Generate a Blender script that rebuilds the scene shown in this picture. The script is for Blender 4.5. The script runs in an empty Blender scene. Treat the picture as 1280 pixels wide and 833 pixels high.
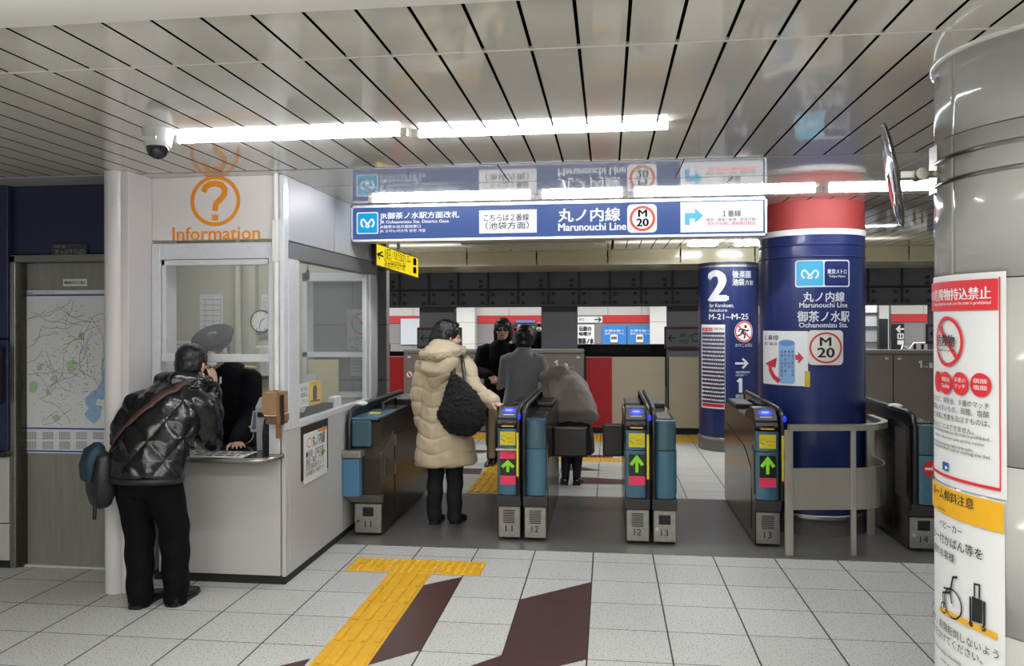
import bpy, bmesh, math, random
from mathutils import Vector as V, Matrix, noise as mnoise
SC = bpy.context.scene
COL = SC.collection
PI = math.pi
R = math.radians
# ------------------------------------------------------------------ camera
EYE = V((0, 0, 1.59))
F_PX, YAW, PITCH, ROLL, CYPX = 975.87, .1222, .0014, -.0029, 400.0
_fw = V((-math.sin(YAW)*math.cos(PITCH), math.cos(YAW)*math.cos(PITCH), math.sin(PITCH)))
_r0 = V((math.cos(YAW), math.sin(YAW), 0)); _u0 = _r0.cross(_fw)
_rt = _r0*math.cos(ROLL)+_u0*math.sin(ROLL); _up = _u0*math.cos(ROLL)-_r0*math.sin(ROLL)
cd = bpy.data.cameras.new('camera'); cam = bpy.data.objects.new('camera', cd); COL.objects.link(cam)
cd.sensor_width = 36; cd.lens = 36*F_PX/1280; cd.shift_y = -(416.5-CYPX)/1280; cd.clip_start = .05; cd.clip_end = 200
cam.matrix_world = Matrix((( _rt.x, _up.x, -_fw.x, EYE.x), (_rt.y, _up.y, -_fw.y, EYE.y), (_rt.z, _up.z, -_fw.z, EYE.z), (0, 0, 0, 1)))
SC.camera = cam
# ------------------------------------------------------------------ world, exposure
w = bpy.data.worlds.new('concourse_air'); SC.world = w; w.use_nodes = True
w.node_tree.nodes['Background'].inputs[0].default_value = (.86, .93, 1, 1)
w.node_tree.nodes['Background'].inputs[1].default_value = .30
SC.view_settings.view_transform = 'Standard'; SC.view_settings.look = 'None'
SC.view_settings.exposure = 0.0; SC.view_settings.gamma = 1; SC.view_settings.use_curve_mapping = False
SC.cycles.use_denoising = True
SC.cycles.max_bounces = 8
def area(name, loc, sx, sy, power, rot=(0, 0, 0), col=(.985, 1, 1)):
    l = bpy.data.lights.new(name, 'AREA'); l.shape = 'RECTANGLE'; l.size = sx; l.size_y = sy; l.energy = power; l.color = col
    o = bpy.data.objects.new(name, l); COL.objects.link(o); o.location = loc; o.rotation_euler = rot
    return o
TUBE_E = 84.0          # emission of the fluorescent tubes
# light the tubes over the hall behind the camera give, one area light per fixture row
def lamp(name, x, y, z, sx, sy, down, up):
    area(name, (x, y, z), sx, sy, down)
    area(name, (x, y, z-.02), sx, sy, up, (PI, 0, 0))
for y in (-2.8, -.9): lamp('hall_lamp', -.4, y, 2.34, 6.0, .5, 80, 100)
lamp('hall_lamp', -.4, 1.45, 2.34, 5.0, .35, 60, 60)
lamp('booth_lamp', -2.75, 5.6, 2.40, 1.2, .3, 8, 4)
for x in (-3.2, 1.6): lamp('platform_fill', x, 8.9, 2.36, 3.0, .12, 46, 14)  # added fill for platform floor and fascia; the left one has no fixture
lamp('far_platform_lamp', 0, 20.6, 2.45, 24, .5, 560, 170)
area('track_fill', (0, 12.6, 2.9), 20, .3, 160)  # added ambient fill over the tracks, stands for no particular lamp
# ------------------------------------------------------------------ materials
def lin(h):
    h = h.lstrip('#'); c = [int(h[i:i+2], 16)/255 for i in (0, 2, 4)]
    return tuple((x/12.92 if x <= .04045 else ((x+.055)/1.055)**2.4) for x in c)+(1,)
MATS = {}
def mat(name, col='808080', rough=.5, metal=0, emit=0, var=0, vs=8, bump=0, bs=60, coat=0, spec=.5, alpha=1, trans=0, stretch=None, sheen=0):
    if name in MATS: return MATS[name]
    m = bpy.data.materials.new(name); m.use_nodes = True; nt = m.node_tree; b = nt.nodes['Principled BSDF']; c = lin(col)
    I = b.inputs
    I['Base Color'].default_value = c; I['Roughness'].default_value = rough; I['Metallic'].default_value = metal
    I['Specular IOR Level'].default_value = spec
    if coat: I['Coat Weight'].default_value = coat; I['Coat Roughness'].default_value = .06
    if sheen: I['Sheen Weight'].default_value = sheen
    if trans: I['Transmission Weight'].default_value = trans; I['IOR'].default_value = 1.45
    if alpha < 1: I['Alpha'].default_value = alpha
    if emit >= .8: I['Base Color'].default_value = tuple(x*.03 for x in c[:3])+(1,)
    if emit: I['Emission Color'].default_value = c; I['Emission Strength'].default_value = emit
    if var or bump:
        tc = nt.nodes.new('ShaderNodeTexCoord'); src = tc.outputs['Object']
        if stretch:
            mp = nt.nodes.new('ShaderNodeMapping'); mp.inputs['Scale'].default_value = stretch; nt.links.new(src, mp.inputs[0]); src = mp.outputs[0]
    if var:
        n = nt.nodes.new('ShaderNodeTexNoise'); n.inputs['Scale'].default_value = vs; n.inputs['Detail'].default_value = 6; nt.links.new(src, n.inputs['Vector'])
        mr = nt.nodes.new('ShaderNodeMapRange'); mr.inputs[1].default_value = .3; mr.inputs[2].default_value = .7; mr.inputs[3].default_value = 1-var; mr.inputs[4].default_value = 1+var*.6
        nt.links.new(n.outputs['Fac'], mr.inputs[0])
        mx = nt.nodes.new('ShaderNodeVectorMath'); mx.operation = 'SCALE'; mx.inputs[0].default_value = c[:3]; nt.links.new(mr.outputs[0], mx.inputs['Scale'])
        nt.links.new(mx.outputs[0], I['Base Color'])
    if bump:
        n2 = nt.nodes.new('ShaderNodeTexNoise'); n2.inputs['Scale'].default_value = bs; n2.inputs['Detail'].default_value = 4; nt.links.new(src, n2.inputs['Vector'])
        bp = nt.nodes.new('ShaderNodeBump'); bp.inputs['Strength'].default_value = bump; bp.inputs['Distance'].default_value = .01
        nt.links.new(n2.outputs['Fac'], bp.inputs['Height']); nt.links.new(bp.outputs[0], I['Normal'])
    MATS[name] = m
    return m
def tile_mat(name, col, grout, T=.3997, TY=.3733, X0=-.103, Y0=5.1735, gw=.005, gv=None, speck=.35, rough=.35, axes='XY', sp_scale=190, tvar=.07):
    """terrazzo tile laid on a grid in world metres: grout lines, stone specks, tone changing from tile to tile"""
    m = bpy.data.materials.new(name); m.use_nodes = True; nt = m.node_tree; b = nt.nodes['Principled BSDF']; L = nt.links.new
    def math_(op, a, bb=None, cc=None):
        n = nt.nodes.new('ShaderNodeMath'); n.operation = op
        for i, v in enumerate((a, bb, cc)):
            if v is None: continue
            if isinstance(v, (int, float)): n.inputs[i].default_value = v
            else: L(v, n.inputs[i])
        return n.outputs[0]
    g = nt.nodes.new('ShaderNodeNewGeometry'); s = nt.nodes.new('ShaderNodeSeparateXYZ'); L(g.outputs['Position'], s.inputs[0])
    ax, ay = s.outputs[axes[0]], s.outputs[axes[1]]
    u = math_('DIVIDE', math_('SUBTRACT', ax, X0), T); v = math_('DIVIDE', math_('SUBTRACT', ay, Y0), TY)
    fu, fv = math_('FRACT', u), math_('FRACT', v)
    du = math_('MULTIPLY', math_('MINIMUM', fu, math_('SUBTRACT', 1, fu)), T)
    dv = math_('MULTIPLY', math_('MINIMUM', fv, math_('SUBTRACT', 1, fv)), TY)
    line = math_('MAXIMUM', math_('LESS_THAN', du, gw/2), math_('LESS_THAN', dv, (gv or gw)/2))
    cu, cv = math_('FLOOR', u), math_('FLOOR', v)
    cx = nt.nodes.new('ShaderNodeCombineXYZ'); L(cu, cx.inputs[0]); L(cv, cx.inputs[1])
    wn = nt.nodes.new('ShaderNodeTexWhiteNoise'); wn.noise_dimensions = '3D'; L(cx.outputs[0], wn.inputs['Vector'])
    tone = math_('MULTIPLY_ADD', wn.outputs['Value'], tvar, 1-tvar*.5)
    vo = nt.nodes.new('ShaderNodeTexNoise'); vo.inputs['Scale'].default_value = sp_scale; vo.inputs['Detail'].default_value = 2; L(g.outputs['Position'], vo.inputs['Vector'])
    mr = nt.nodes.new('ShaderNodeMapRange'); mr.inputs[1].default_value = .33; mr.inputs[2].default_value = .43; mr.inputs[3].default_value = 1-speck; mr.inputs[4].default_value = 1; L(vo.outputs['Fac'], mr.inputs[0])
    no = nt.nodes.new('ShaderNodeTexNoise'); no.inputs['Scale'].default_value = 1.3; no.inputs['Detail'].default_value = 5; L(g.outputs['Position'], no.inputs['Vector'])
    st = math_('MULTIPLY_ADD', no.outputs['Fac'], .22, .89)
    k = math_('MULTIPLY', math_('MULTIPLY', tone, mr.outputs[0]), st)
    sc = nt.nodes.new('ShaderNodeVectorMath'); sc.operation = 'SCALE'; sc.inputs[0].default_value = lin(col)[:3]; L(k, sc.inputs['Scale'])
    mx = nt.nodes.new('ShaderNodeMix'); mx.data_type = 'RGBA'; L(line, mx.inputs['Factor']); L(sc.outputs[0], mx.inputs['A']); mx.inputs['B'].default_value = lin(grout)
    L(mx.outputs['Result'], b.inputs['Base Color']); b.inputs['Roughness'].default_value = rough; b.inputs['Specular IOR Level'].default_value = .3
    MATS[name] = m
    return m
# ------------------------------------------------------------------ mesh collector
ORG = {}
class MB:
    def __init__(s): s.v = []; s.f = []; s.m = []; s.s = []
    def add(s, vs, fs, mi=0, smooth=False):
        o = len(s.v); s.v += [V(p) for p in vs]
        for f in fs: s.f.append([i+o for i in f]); s.m.append(mi); s.s.append(smooth)
        return s
    def bm(s, b, mi=0, smooth=False, mx=None):
        b.verts.ensure_lookup_table(); b.verts.index_update()
        s.add([(mx @ v.co) if mx else v.co.copy() for v in b.verts], [[v.index for v in f.verts] for f in b.faces], mi, smooth); b.free(); return s
    def box(s, x0, x1, y0, y1, z0, z1, bev=0, mi=0, seg=2, mx=None):
        b = bmesh.new(); bmesh.ops.create_cube(b, size=1)
        for v in b.verts: v.co = V(((x0+x1)/2+v.co.x*(x1-x0), (y0+y1)/2+v.co.y*(y1-y0), (z0+z1)/2+v.co.z*(z1-z0)))
        if bev: bmesh.ops.bevel(b, geom=b.edges[:], offset=bev, segments=seg, affect='EDGES', profile=.5)
        return s.bm(b, mi, False, mx)
    def rings(s, rs, mi=0, smooth=True, caps=True, closed=False):
        n = len(rs[0]); vs = [p for r in rs for p in r]; fs = []
        m = len(rs)
        for i in range(m if closed else m-1):
            a, b = i*n, ((i+1) % m)*n
            for j in range(n): k = (j+1) % n; fs.append([a+j, a+k, b+k, b+j])
        s.add(vs, fs, mi, smooth)
        if caps and not closed:
            s.add(rs[0], [list(range(n))[::-1]], mi, False); s.add(rs[-1], [list(range(n))], mi, False)
        return s
    def cyl(s, p0, p1, r0, r1=None, n=20, mi=0, caps=True, smooth=True):
        p0, p1 = V(p0), V(p1); r1 = r0 if r1 is None else r1; t = (p1-p0).normalized()
        a = t.orthogonal().normalized(); b = t.cross(a)
        return s.rings([[p+(a*math.cos(2*PI*i/n)+b*math.sin(2*PI*i/n))*r for i in range(n)] for p, r in ((p0, r0), (p1, r1))], mi, smooth, caps)
    def lathe(s, prof, c=(0, 0, 0), n=48, mi=0, smooth=True, caps=True):
        c = V(c); return s.rings([[c+V((r*math.cos(2*PI*i/n), r*math.sin(2*PI*i/n), z)) for i in range(n)] for r, z in prof], mi, smooth, caps)
    def prism(s, poly, f0, f1, mi=0, smooth=False):
        """poly: 2-D points; f0, f1 map a 2-D point to the two end faces"""
        n = len(poly); a = [V(f0(*p)) for p in poly]; b = [V(f1(*p)) for p in poly]
        s.add(a+b, [list(range(n))[::-1], [n+i for i in range(n)]], mi, False)
        s.add(a+b, [[i, (i+1) % n, n+(i+1) % n, n+i] for i in range(n)], mi, smooth); return s
    def px(s, poly, x0, x1, mi=0, smooth=False): return s.prism(poly, lambda y, z: (x0, y, z), lambda y, z: (x1, y, z), mi, smooth)
    def pz(s, poly, z0, z1, mi=0, smooth=False): return s.prism(poly, lambda x, y: (x, y, z0), lambda x, y: (x, y, z1), mi, smooth)
    def py(s, poly, y0, y1, mi=0, smooth=False): return s.prism(poly, lambda x, z: (x, y0, z), lambda x, z: (x, y1, z), mi, smooth)
    def tube(s, pts, r, n=10, mi=0, closed=False):
        pts = [V(p) for p in pts]; rs = []; m = len(pts); prev = None
        for i, p in enumerate(pts):
            if closed: t = (pts[(i+1) % m]-pts[i-1]).normalized()
            else: t = (pts[min(i+1, m-1)]-pts[max(i-1, 0)]).normalized()
            a = t.orthogonal() if prev is None else prev-t*prev.dot(t)
            a.normalize(); prev = a; b = t.cross(a); rr = r[i] if isinstance(r, (list, tuple)) else r
            rs.append([p+(a*math.cos(2*PI*k/n)+b*math.sin(2*PI*k/n))*rr for k in range(n)])
        return s.rings(rs, mi, True, not closed, closed)
    def ball(s, c, rx, ry=None, rz=None, mi=0, n=20, m=12, rot=None):
        ry = ry or rx; rz = rz or rx; c = V(c); rs = []
        for i in range(m+1):
            t = -PI/2+PI*(i if 0 < i < m else (i+.02 if i == 0 else i-.02))/m; ring = []
            for k in range(n):
                p = V((rx*math.cos(t)*math.cos(2*PI*k/n), ry*math.cos(t)*math.sin(2*PI*k/n), rz*math.sin(t)))
                ring.append(c+(rot @ p if rot else p))
            rs.append(ring)
        return s.rings(rs, mi, True)
    def loft(s, secs, mi=0, n=20, side=(1, 0, 0), round_ends=(1, 1), sq=1.0):
        """secs: (centre, half-width along side, half-depth[, side]) rings swept along the centres, with domed ends"""
        S = []
        for q in secs: S.append((V(q[0]), q[1], q[2], V(q[3]) if len(q) > 3 else V(side)))
        m = len(S); T = [(S[min(i+1, m-1)][0]-S[max(i-1, 0)][0]).normalized() for i in range(m)]
        rs = []
        def ring(c, a, b, t, sd):
            u = (sd-t*sd.dot(t)).normalized(); w_ = t.cross(u); out = []
            for k in range(n):
                ca, sa = math.cos(2*PI*k/n), math.sin(2*PI*k/n)
                if sq != 1: ca = math.copysign(abs(ca)**sq, ca); sa = math.copysign(abs(sa)**sq, sa)
                out.append(c+u*a*ca+w_*b*sa)
            return out
        if round_ends[0]:
            c, a, b, sd = S[0]; e = min(a, b)*round_ends[0]
            for q in (1, .95, .75, .42): rs.append(ring(c-T[0]*e*q, a*math.sqrt(max(.003, 1-q*q)), b*math.sqrt(max(.003, 1-q*q)), T[0], sd))
        for i in range(m): rs.append(ring(S[i][0], S[i][1], S[i][2], T[i], S[i][3]))
        if round_ends[1]:
            c, a, b, sd = S[-1]; e = min(a, b)*round_ends[1]
            for q in (.42, .75, .95, 1): rs.append(ring(c+T[-1]*e*q, a*math.sqrt(max(.003, 1-q*q)), b*math.sqrt(max(.003, 1-q*q)), T[-1], sd))
        return s.rings(rs, mi, True)
    def build(s, name, mats, parent=None, remesh=0, smooth_it=0, deform=None, merge=False):
        me = bpy.data.meshes.new(name); o = bpy.data.objects.new(name, me); COL.objects.link(o)
        org = ORG.get(parent.name, V((0, 0, 0))) if parent else V((0, 0, 0))
        me.from_pydata([tuple(p-org) for p in s.v], [], s.f)
        if not isinstance(mats, (list, tuple)): mats = [mats]
        for m in mats: me.materials.append(m)
        me.polygons.foreach_set('material_index', s.m); me.polygons.foreach_set('use_smooth', s.s)
        if parent: o.parent = parent; ORG[o.name] = org
        me.update()
        if remesh:
            md = o.modifiers.new('r', 'REMESH'); md.mode = 'VOXEL'; md.voxel_size = remesh; md.use_smooth_shade = True
            if smooth_it:
                sm = o.modifiers.new('s', 'SMOOTH'); sm.factor = .5; sm.iterations = smooth_it
            bpy.context.view_layer.update()
            n = bpy.data.meshes.new_from_object(o.evaluated_get(bpy.context.evaluated_depsgraph_get()))
            o.modifiers.clear(); o.data = n; n.name = name
            if not len(n.materials): n.materials.append(mats[0])
            if deform:
                n.update(); nr = [v.normal.copy() for v in n.vertices]
                for v, q in zip(n.vertices, nr):
                    p = v.co+org; d = deform(p, q); v.co += q*d if isinstance(d, float) else d
                n.update()
            for p in n.polygons: p.use_smooth = True
        return o
def thing(name, label, cat, loc=(0, 0, 0), group=None):
    o = bpy.data.objects.new(name, None); COL.objects.link(o); o.location = loc; o.empty_display_size = .1
    ORG[o.name] = V(loc); return tag(o, label, cat, group)
def tag(o, label=None, cat=None, group=None, kind=None):
    if label: o['label'] = label
    if cat: o['category'] = cat
    if group: o['group'] = group
    if kind: o['kind'] = kind
    return o
def struct(o, label=None): return tag(o, label, None, None, 'structure')
def dup(root, loc, label=None):
    r = root.copy(); COL.objects.link(r); r.location = loc
    if label: r['label'] = label
    def rec(a, b):
        for ch in a.children:
            c = ch.copy(); COL.objects.link(c); c.parent = b; rec(ch, c)
    rec(root, r)
    return r
# ------------------------------------------------------------------ flat graphics and lettering
_tc = {}
def text_mesh(s, bold=0.0):
    k = (s, bold)
    if k not in _tc:
        c = bpy.data.curves.new('t', 'FONT'); c.body = s; c.offset = bold; c.resolution_u = 3; c.fill_mode = 'FRONT'
        o = bpy.data.objects.new('t', c); COL.objects.link(o); bpy.context.view_layer.update()
        m = bpy.data.meshes.new_from_object(o.evaluated_get(bpy.context.evaluated_depsgraph_get()))
        vs = [(v.co.x, v.co.y) for v in m.vertices]; fs = [list(p.vertices) for p in m.polygons]
        bpy.data.objects.remove(o); bpy.data.meshes.remove(m); bpy.data.curves.remove(c)
        _tc[k] = (vs, fs)
    return _tc[k]
def ray(x, y): return _fw+_rt*((x-640)/F_PX)-_up*((y-CYPX)/F_PX)
class PlaneY:                                   # upright plane facing the camera side, u = X, v = -Z
    def __init__(s, Y, sign=-1): s.Y = Y
    def uv(s, x, y): d = ray(x, y); p = EYE+d*((s.Y-EYE.y)/d.y); return p.x, -p.z
    def w(s, u, v, n): return V((u, s.Y-n, -v))
class PlaneX:                                   # upright plane X = c seen from its +X side, u = Y
    def __init__(s, X): s.X = X
    def uv(s, x, y): d = ray(x, y); p = EYE+d*((s.X-EYE.x)/d.x); return p.y, -p.z
    def w(s, u, v, n): return V((s.X+n, u, -v))
class PlaneAB:                                  # upright plane through two plan points a (left) and b (right)
    def __init__(s, a, b): s.a = V((a[0], a[1], 0)); s.d = V((b[0]-a[0], b[1]-a[1], 0)).normalized(); s.n = s.d.cross(V((0, 0, 1)))
    def uv(s, x, y):
        d = ray(x, y); t = (s.a-EYE).dot(s.n)/d.dot(s.n); p = EYE+d*t; return (p-s.a).dot(s.d), -p.z
    def w(s, u, v, n): q = s.a+s.d*u+s.n*n; return V((q.x, q.y, -v))
class PlaneZ:                                   # level plane seen from above, u = X, v = -Y
    def __init__(s, z): s.z = z
    def uv(s, x, y): d = ray(x, y); p = EYE+d*((s.z-EYE.z)/d.z); return p.x, -p.y
    def w(s, u, v, n): return V((u, -v, s.z+n))
class CylF:                                     # upright cylinder, u = arc length from the -Y side towards +X
    def __init__(s, cx, cy, r): s.c = (cx, cy); s.r = r
    def uv(s, x, y):
        d = ray(x, y); ex, ey = EYE.x-s.c[0], EYE.y-s.c[1]; a = d.x**2+d.y**2; b = 2*(ex*d.x+ey*d.y); c = ex*ex+ey*ey-s.r**2
        q = max(0, b*b-4*a*c); t = (-b-math.sqrt(q))/(2*a); p = EYE+d*t
        return math.atan2(p.x-s.c[0], -(p.y-s.c[1]))*s.r, -p.z
    def w(s, u, v, n): a = u/s.r; return V((s.c[0]+(s.r+n)*math.sin(a), s.c[1]-(s.r+n)*math.cos(a), -v))
class Art(MB):
    """shapes drawn on a frame; coordinates are given where the photograph shows them and laid on the frame's surface in metres (raw=True: already metres)"""
    def __init__(s, fr, lift=.0012, raw=False): super().__init__(); s.fr = fr; s.n = lift*(2 if isinstance(fr, CylF) else 1); s.raw = raw; s.step = .03 if isinstance(fr, CylF) else 9
    def q(s, x, y): return (x, y) if s.raw else s.fr.uv(x, y)
    def bb(s, b):
        x0, y0, x1, y1 = b; xm, ym = (x0+x1)/2, (y0+y1)/2
        u0 = s.q(x0, ym)[0]; u1 = s.q(x1, ym)[0]; v0 = s.q(xm, y0)[1]; v1 = s.q(xm, y1)[1]
        return u0, v0, u1, v1
    def put(s, pts, faces, mi, n):
        us = [p[0] for p in pts]
        if isinstance(s.fr, CylF) and max(us)-min(us) > .02:      # follow the round surface: cut the flat shape into narrow upright strips
            b = bmesh.new(); vs = [b.verts.new((p[0], p[1], 0)) for p in pts]
            for f in faces:
                if len(set(f)) > 2:
                    try: b.faces.new([vs[i] for i in f])
                    except ValueError: pass
            st = .02
            for k in range(int(min(us)//st)+1, int(max(us)//st)+1):
                bmesh.ops.bisect_plane(b, geom=b.verts[:]+b.edges[:]+b.faces[:], dist=1e-6, plane_co=(k*st, 0, 0), plane_no=(1, 0, 0))
            b.verts.index_update(); s.add([s.fr.w(v.co.x, v.co.y, n) for v in b.verts], [[v.index for v in f.verts] for f in b.faces], mi); b.free(); return s
        return s.add([s.fr.w(u, v, n) for u, v in pts], faces, mi)
    def up(s, k=1): s.n += (.001 if isinstance(s.fr, CylF) else .0008)*k; return s
    def rect(s, b, mi=0, n=None):
        u0, v0, u1, v1 = s.bb(b); n = s.n if n is None else n; c = max(1, int(abs(u1-u0)/s.step)+1); pts = []; fs = []
        for i in range(c+1): u = u0+(u1-u0)*i/c; pts += [(u, v1), (u, v0)]
        for i in range(c): fs.append([2*i, 2*i+2, 2*i+3, 2*i+1])
        return s.put(pts, fs, mi, n)
    def rrect(s, b, r, mi=0):
        u0, v0, u1, v1 = s.bb(b); r = r*min(u1-u0, v1-v0); rows = []
        k = 5; ang = [PI/2*i/k for i in range(k+1)]
        vs_ = [v0+r-r*math.cos(PI/2-a) if 0 else v0+r*(1-math.sin(a)) for a in ang[::-1]]+[v1-r*(1-math.sin(a)) for a in ang]
        us_ = [r*(1-math.cos(a)) for a in ang[::-1]]+[r*(1-math.cos(a)) for a in ang]
        c = max(1, int(abs(u1-u0)/s.step)+1); pts = []; fs = []
        for v, i_ in zip(vs_, us_):
            for j in range(c+1): pts.append((u0+i_+(u1-u0-2*i_)*j/c, v))
        for i in range(len(vs_)-1):
            for j in range(c): a = i*(c+1)+j; fs.append([a, a+c+1, a+c+2, a+1])
        return s.put(pts, fs, mi, s.n)
    def disc(s, b, mi=0, n=28):
        u0, v0, u1, v1 = s.bb(b); cu, cv, a, bb_ = (u0+u1)/2, (v0+v1)/2, (u1-u0)/2, (v1-v0)/2
        pts = [(cu, cv)]+[(cu+a*math.cos(2*PI*i/n), cv-bb_*math.sin(2*PI*i/n)) for i in range(n)]
        return s.put(pts, [[0, 1+i, 1+(i+1) % n] for i in range(n)], mi, s.n)
    def ring(s, b, t, mi=0, n=36):
        u0, v0, u1, v1 = s.bb(b); cu, cv, a, bb_ = (u0+u1)/2, (v0+v1)/2, (u1-u0)/2, (v1-v0)/2; k = 1-t; pts = []; fs = []
        for i in range(n):
            c_, s_ = math.cos(2*PI*i/n), math.sin(2*PI*i/n); pts += [(cu+a*c_, cv-bb_*s_), (cu+a*k*c_, cv-bb_*k*s_)]
        for i in range(n): j = (i+1) % n; fs.append([2*i, 2*j, 2*j+1, 2*i+1])
        return s.put(pts, fs, mi, s.n)
    def poly(s, ps, mi=0): return s.put([s.q(*p) for p in ps], [list(range(len(ps)))], mi, s.n)
    def stroke(s, ps, wd, mi=0, closed=False, metres=None):
        P = [V(s.q(*p)) for p in ps]; m = len(P)
        if metres is None:
            a = V(s.q(ps[0][0], ps[0][1])); metres = wd if s.raw else abs(V(s.q(ps[0][0], ps[0][1]+wd)).y-a.y)
        h = metres/2; L = []; Rr = []
        for i in range(m):
            a = P[i-1] if (i > 0 or closed) else None; b = P[(i+1) % m] if (i < m-1 or closed) else None
            d1 = (P[i]-a).normalized() if a is not None and (P[i]-a).length > 1e-9 else None
            d2 = (b-P[i]).normalized() if b is not None and (b-P[i]).length > 1e-9 else None
            if d1 is None and d2 is None: d1 = V((1, 0))
            d1 = d1 if d1 is not None else d2; d2 = d2 if d2 is not None else d1
            t = d1+d2; t = t.normalized() if t.length > .2 else d1
            nn = V((-t.y, t.x)); k = h/max(.5, nn.dot(V((-d1.y, d1.x)))); L.append(P[i]+nn*k); Rr.append(P[i]-nn*k)
        fs = [[i, m+i, m+(i+1) % m, (i+1) % m] for i in range(m if closed else m-1)]
        return s.put([(p.x, p.y) for p in L+Rr], fs, mi, s.n)
    def text(s, t, b, mi=0, bold=0.0):
        u0, v0, u1, v1 = s.bb(b); vs, fs = text_mesh(t)
        if not vs: return s
        x0 = min(p[0] for p in vs); x1 = max(p[0] for p in vs); y0 = min(p[1] for p in vs); y1 = max(p[1] for p in vs)
        kx = (u1-u0)/max(1e-6, x1-x0); ky = (v1-v0)/max(1e-6, y1-y0)
        d = bold*ky
        for k in ((-1, 1) if bold else (0,)): s.put([(u0+(p[0]-x0)*kx+k*d, v1-(p[1]-y0)*ky) for p in vs], fs, mi, s.n+k*.00005)
        if bold:
            for k in (-1, 1): s.put([(u0+(p[0]-x0)*kx, v1-(p[1]-y0)*ky+k*d*.6) for p in vs], fs, mi, s.n+k*.00003)
        return s
    def arrow(s, tail, tip, wd, head, mi=0):
        (x0, y0), (x1, y1) = tail, tip; d = V((x1-x0, y1-y0)); L = d.length; d /= L; n = V((-d.y, d.x)); b = V(tip)-d*head
        T = V(tail); h = wd/2
        P = [T+n*h, T-n*h, b-n*h, b-n*head*.8, V(tip), b+n*head*.8, b+n*h]
        return s.poly([tuple(p) for p in P][::1], mi)
    def thinarrow(s, tail, tip, wd, head, mi=0):
        d = (V(tip)-V(tail)).normalized(); n = V((-d.y, d.x)); t = V(tip)
        s.stroke([tail, tuple(t-d*wd*.5)], wd, mi)
        return s.stroke([tuple(t-d*head+n*head), tip, tuple(t-d*head-n*head)], wd, mi)
def metro_mark(a, b, mi):
    """the heart shaped M ribbon"""
    x0, y0, x1, y1 = b; w_, h_ = x1-x0, y1-y0
    def p(u, v): return (x0+w_*u, y0+h_*v)
    left = [(.5, .62), (.40, .50), (.32, .30), (.22, .16), (.12, .22), (.06, .42), (.07, .64), (.14, .84), (.22, .90)]
    loop = [(.5, .62), (.58, .74), (.62, .84), (.56, .92), (.5, .94), (.44, .92), (.38, .84), (.42, .74), (.5, .62)]
    a.stroke([p(*q) for q in left], h_*.17, mi); a.stroke([p(1-q[0], q[1]) for q in left], h_*.17, mi); a.stroke([p(*q) for q in loop], h_*.13, mi)
# ================================================================== SETTING
m_ceil = mat('ceiling_enamel', 'C7C3B9', .05, 0, var=.05, vs=1.5, coat=.0, spec=.75)
m_slot = mat('ceiling_slot_dark', '0b0a0a', .9, spec=.02)
m_trimw = mat('white_trim', 'CDCAC4', .35)
m_alu = mat('aluminium', 'D2D3D5', .3, .15, var=.05, vs=30)
m_steel = mat('stainless_steel', '9A968E', .28, .9, var=.12, vs=14, stretch=(1, 1, 12))
m_steeld = mat('dark_stainless', '5A554E', .26, .9, var=.15, vs=10, stretch=(1, 1, 10))
m_doorsteel = mat('door_steel', '938F86', .4, .35, var=.12, vs=6, stretch=(6, 6, .6))
m_white = mat('white_enamel_panel', 'B9B5B2', .3, 0, var=.05, vs=3)
m_navy = mat('navy_panel', '232A47', .45, var=.1, vs=4)
m_black = mat('black_plastic', '101012', .35)
m_blackm = mat('matt_black', '0c0c0d', .7)
m_rubber = mat('black_skirting', '1b1a1a', .6)
m_paper = mat('white_paper', 'D8D8D6', .6)
m_ink = mat('black_ink', '161616', .7)
m_red = mat('red_ink', 'C8202A', .5)
m_wht = mat('white_lettering', 'E4E4E4', .5)
m_floor = tile_mat('terrazzo_tile', 'BAB9B5', '262422', gw=.0085, gv=.0055, rough=.5, speck=.62, sp_scale=100)
m_brown = tile_mat('brown_tile', '462E2D', '221a1a', gw=.005, speck=.3)
m_granite = tile_mat('dark_granite', '62605C', '403f3e', gw=.002, speck=.45, rough=.28, T=.8, TY=.75)
m_yel = mat('yellow_tactile', 'D6A312', .5, var=.12, vs=20)
m_greytile = tile_mat('grey_wall_tile', '8E8A8A', '5a5858', T=.95, TY=.62, X0=0, Y0=.31, gw=.012, speck=.0, axes='XZ', rough=.3)
m_whtile = tile_mat('white_wall_tile', 'D0CECC', '777472', T=.95, TY=.62, X0=0, Y0=.31, gw=.012, speck=.0, axes='XZ', rough=.3)
m_glass = mat('window_glass', 'E8F0EE', .02, 0, alpha=.08, spec=.6)

# ---- floor
ZC = 2.475
b = MB().box(-9, 9, -5, 11.25, -.12, 0); floor = struct(b.build('floor', m_floor), 'grey speckled terrazzo tile floor of the station concourse')
MB().box(-9, 9, 5.38, 7.09, -.01, .0015).build('granite_band', m_granite, floor)
def band(ps): MB().pz(ps, -.005, .0012).build('tile_band', m_brown, floor)
band([(-1.105, 3.50), (-.903, 3.69), (-.903, 4.775), (-1.105, 4.60)])
band([(-.503, 3.40), (-.103, 3.68), (-.103, 4.772), (-.503, 4.425)])
band([(-.903, 3.27), (-.503, 3.68), (-.503, 3.10), (-.903, 2.7)])
band([(-1.70, 3.28), (-1.395, 3.54), (-1.395, 2.9), (-1.70, 2.6)])
band([(-.35, 7.62), (.46, 7.66), (.46, 7.82), (-.35, 7.98)])
band([(-.50, 8.28), (-.07, 8.33), (-.50, 8.68)])
band([(-.9, 9.1), (.05, 9.1), (.05, 9.29), (-.9, 9.25)])
band([(-1.80, 7.98), (-1.32, 8.0), (-1.34, 8.3), (-1.80, 8.3)])
band([(-1.9, 9.2), (-1.5, 9.28), (-1.4, 9.49), (-1.9, 9.49)])
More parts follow.
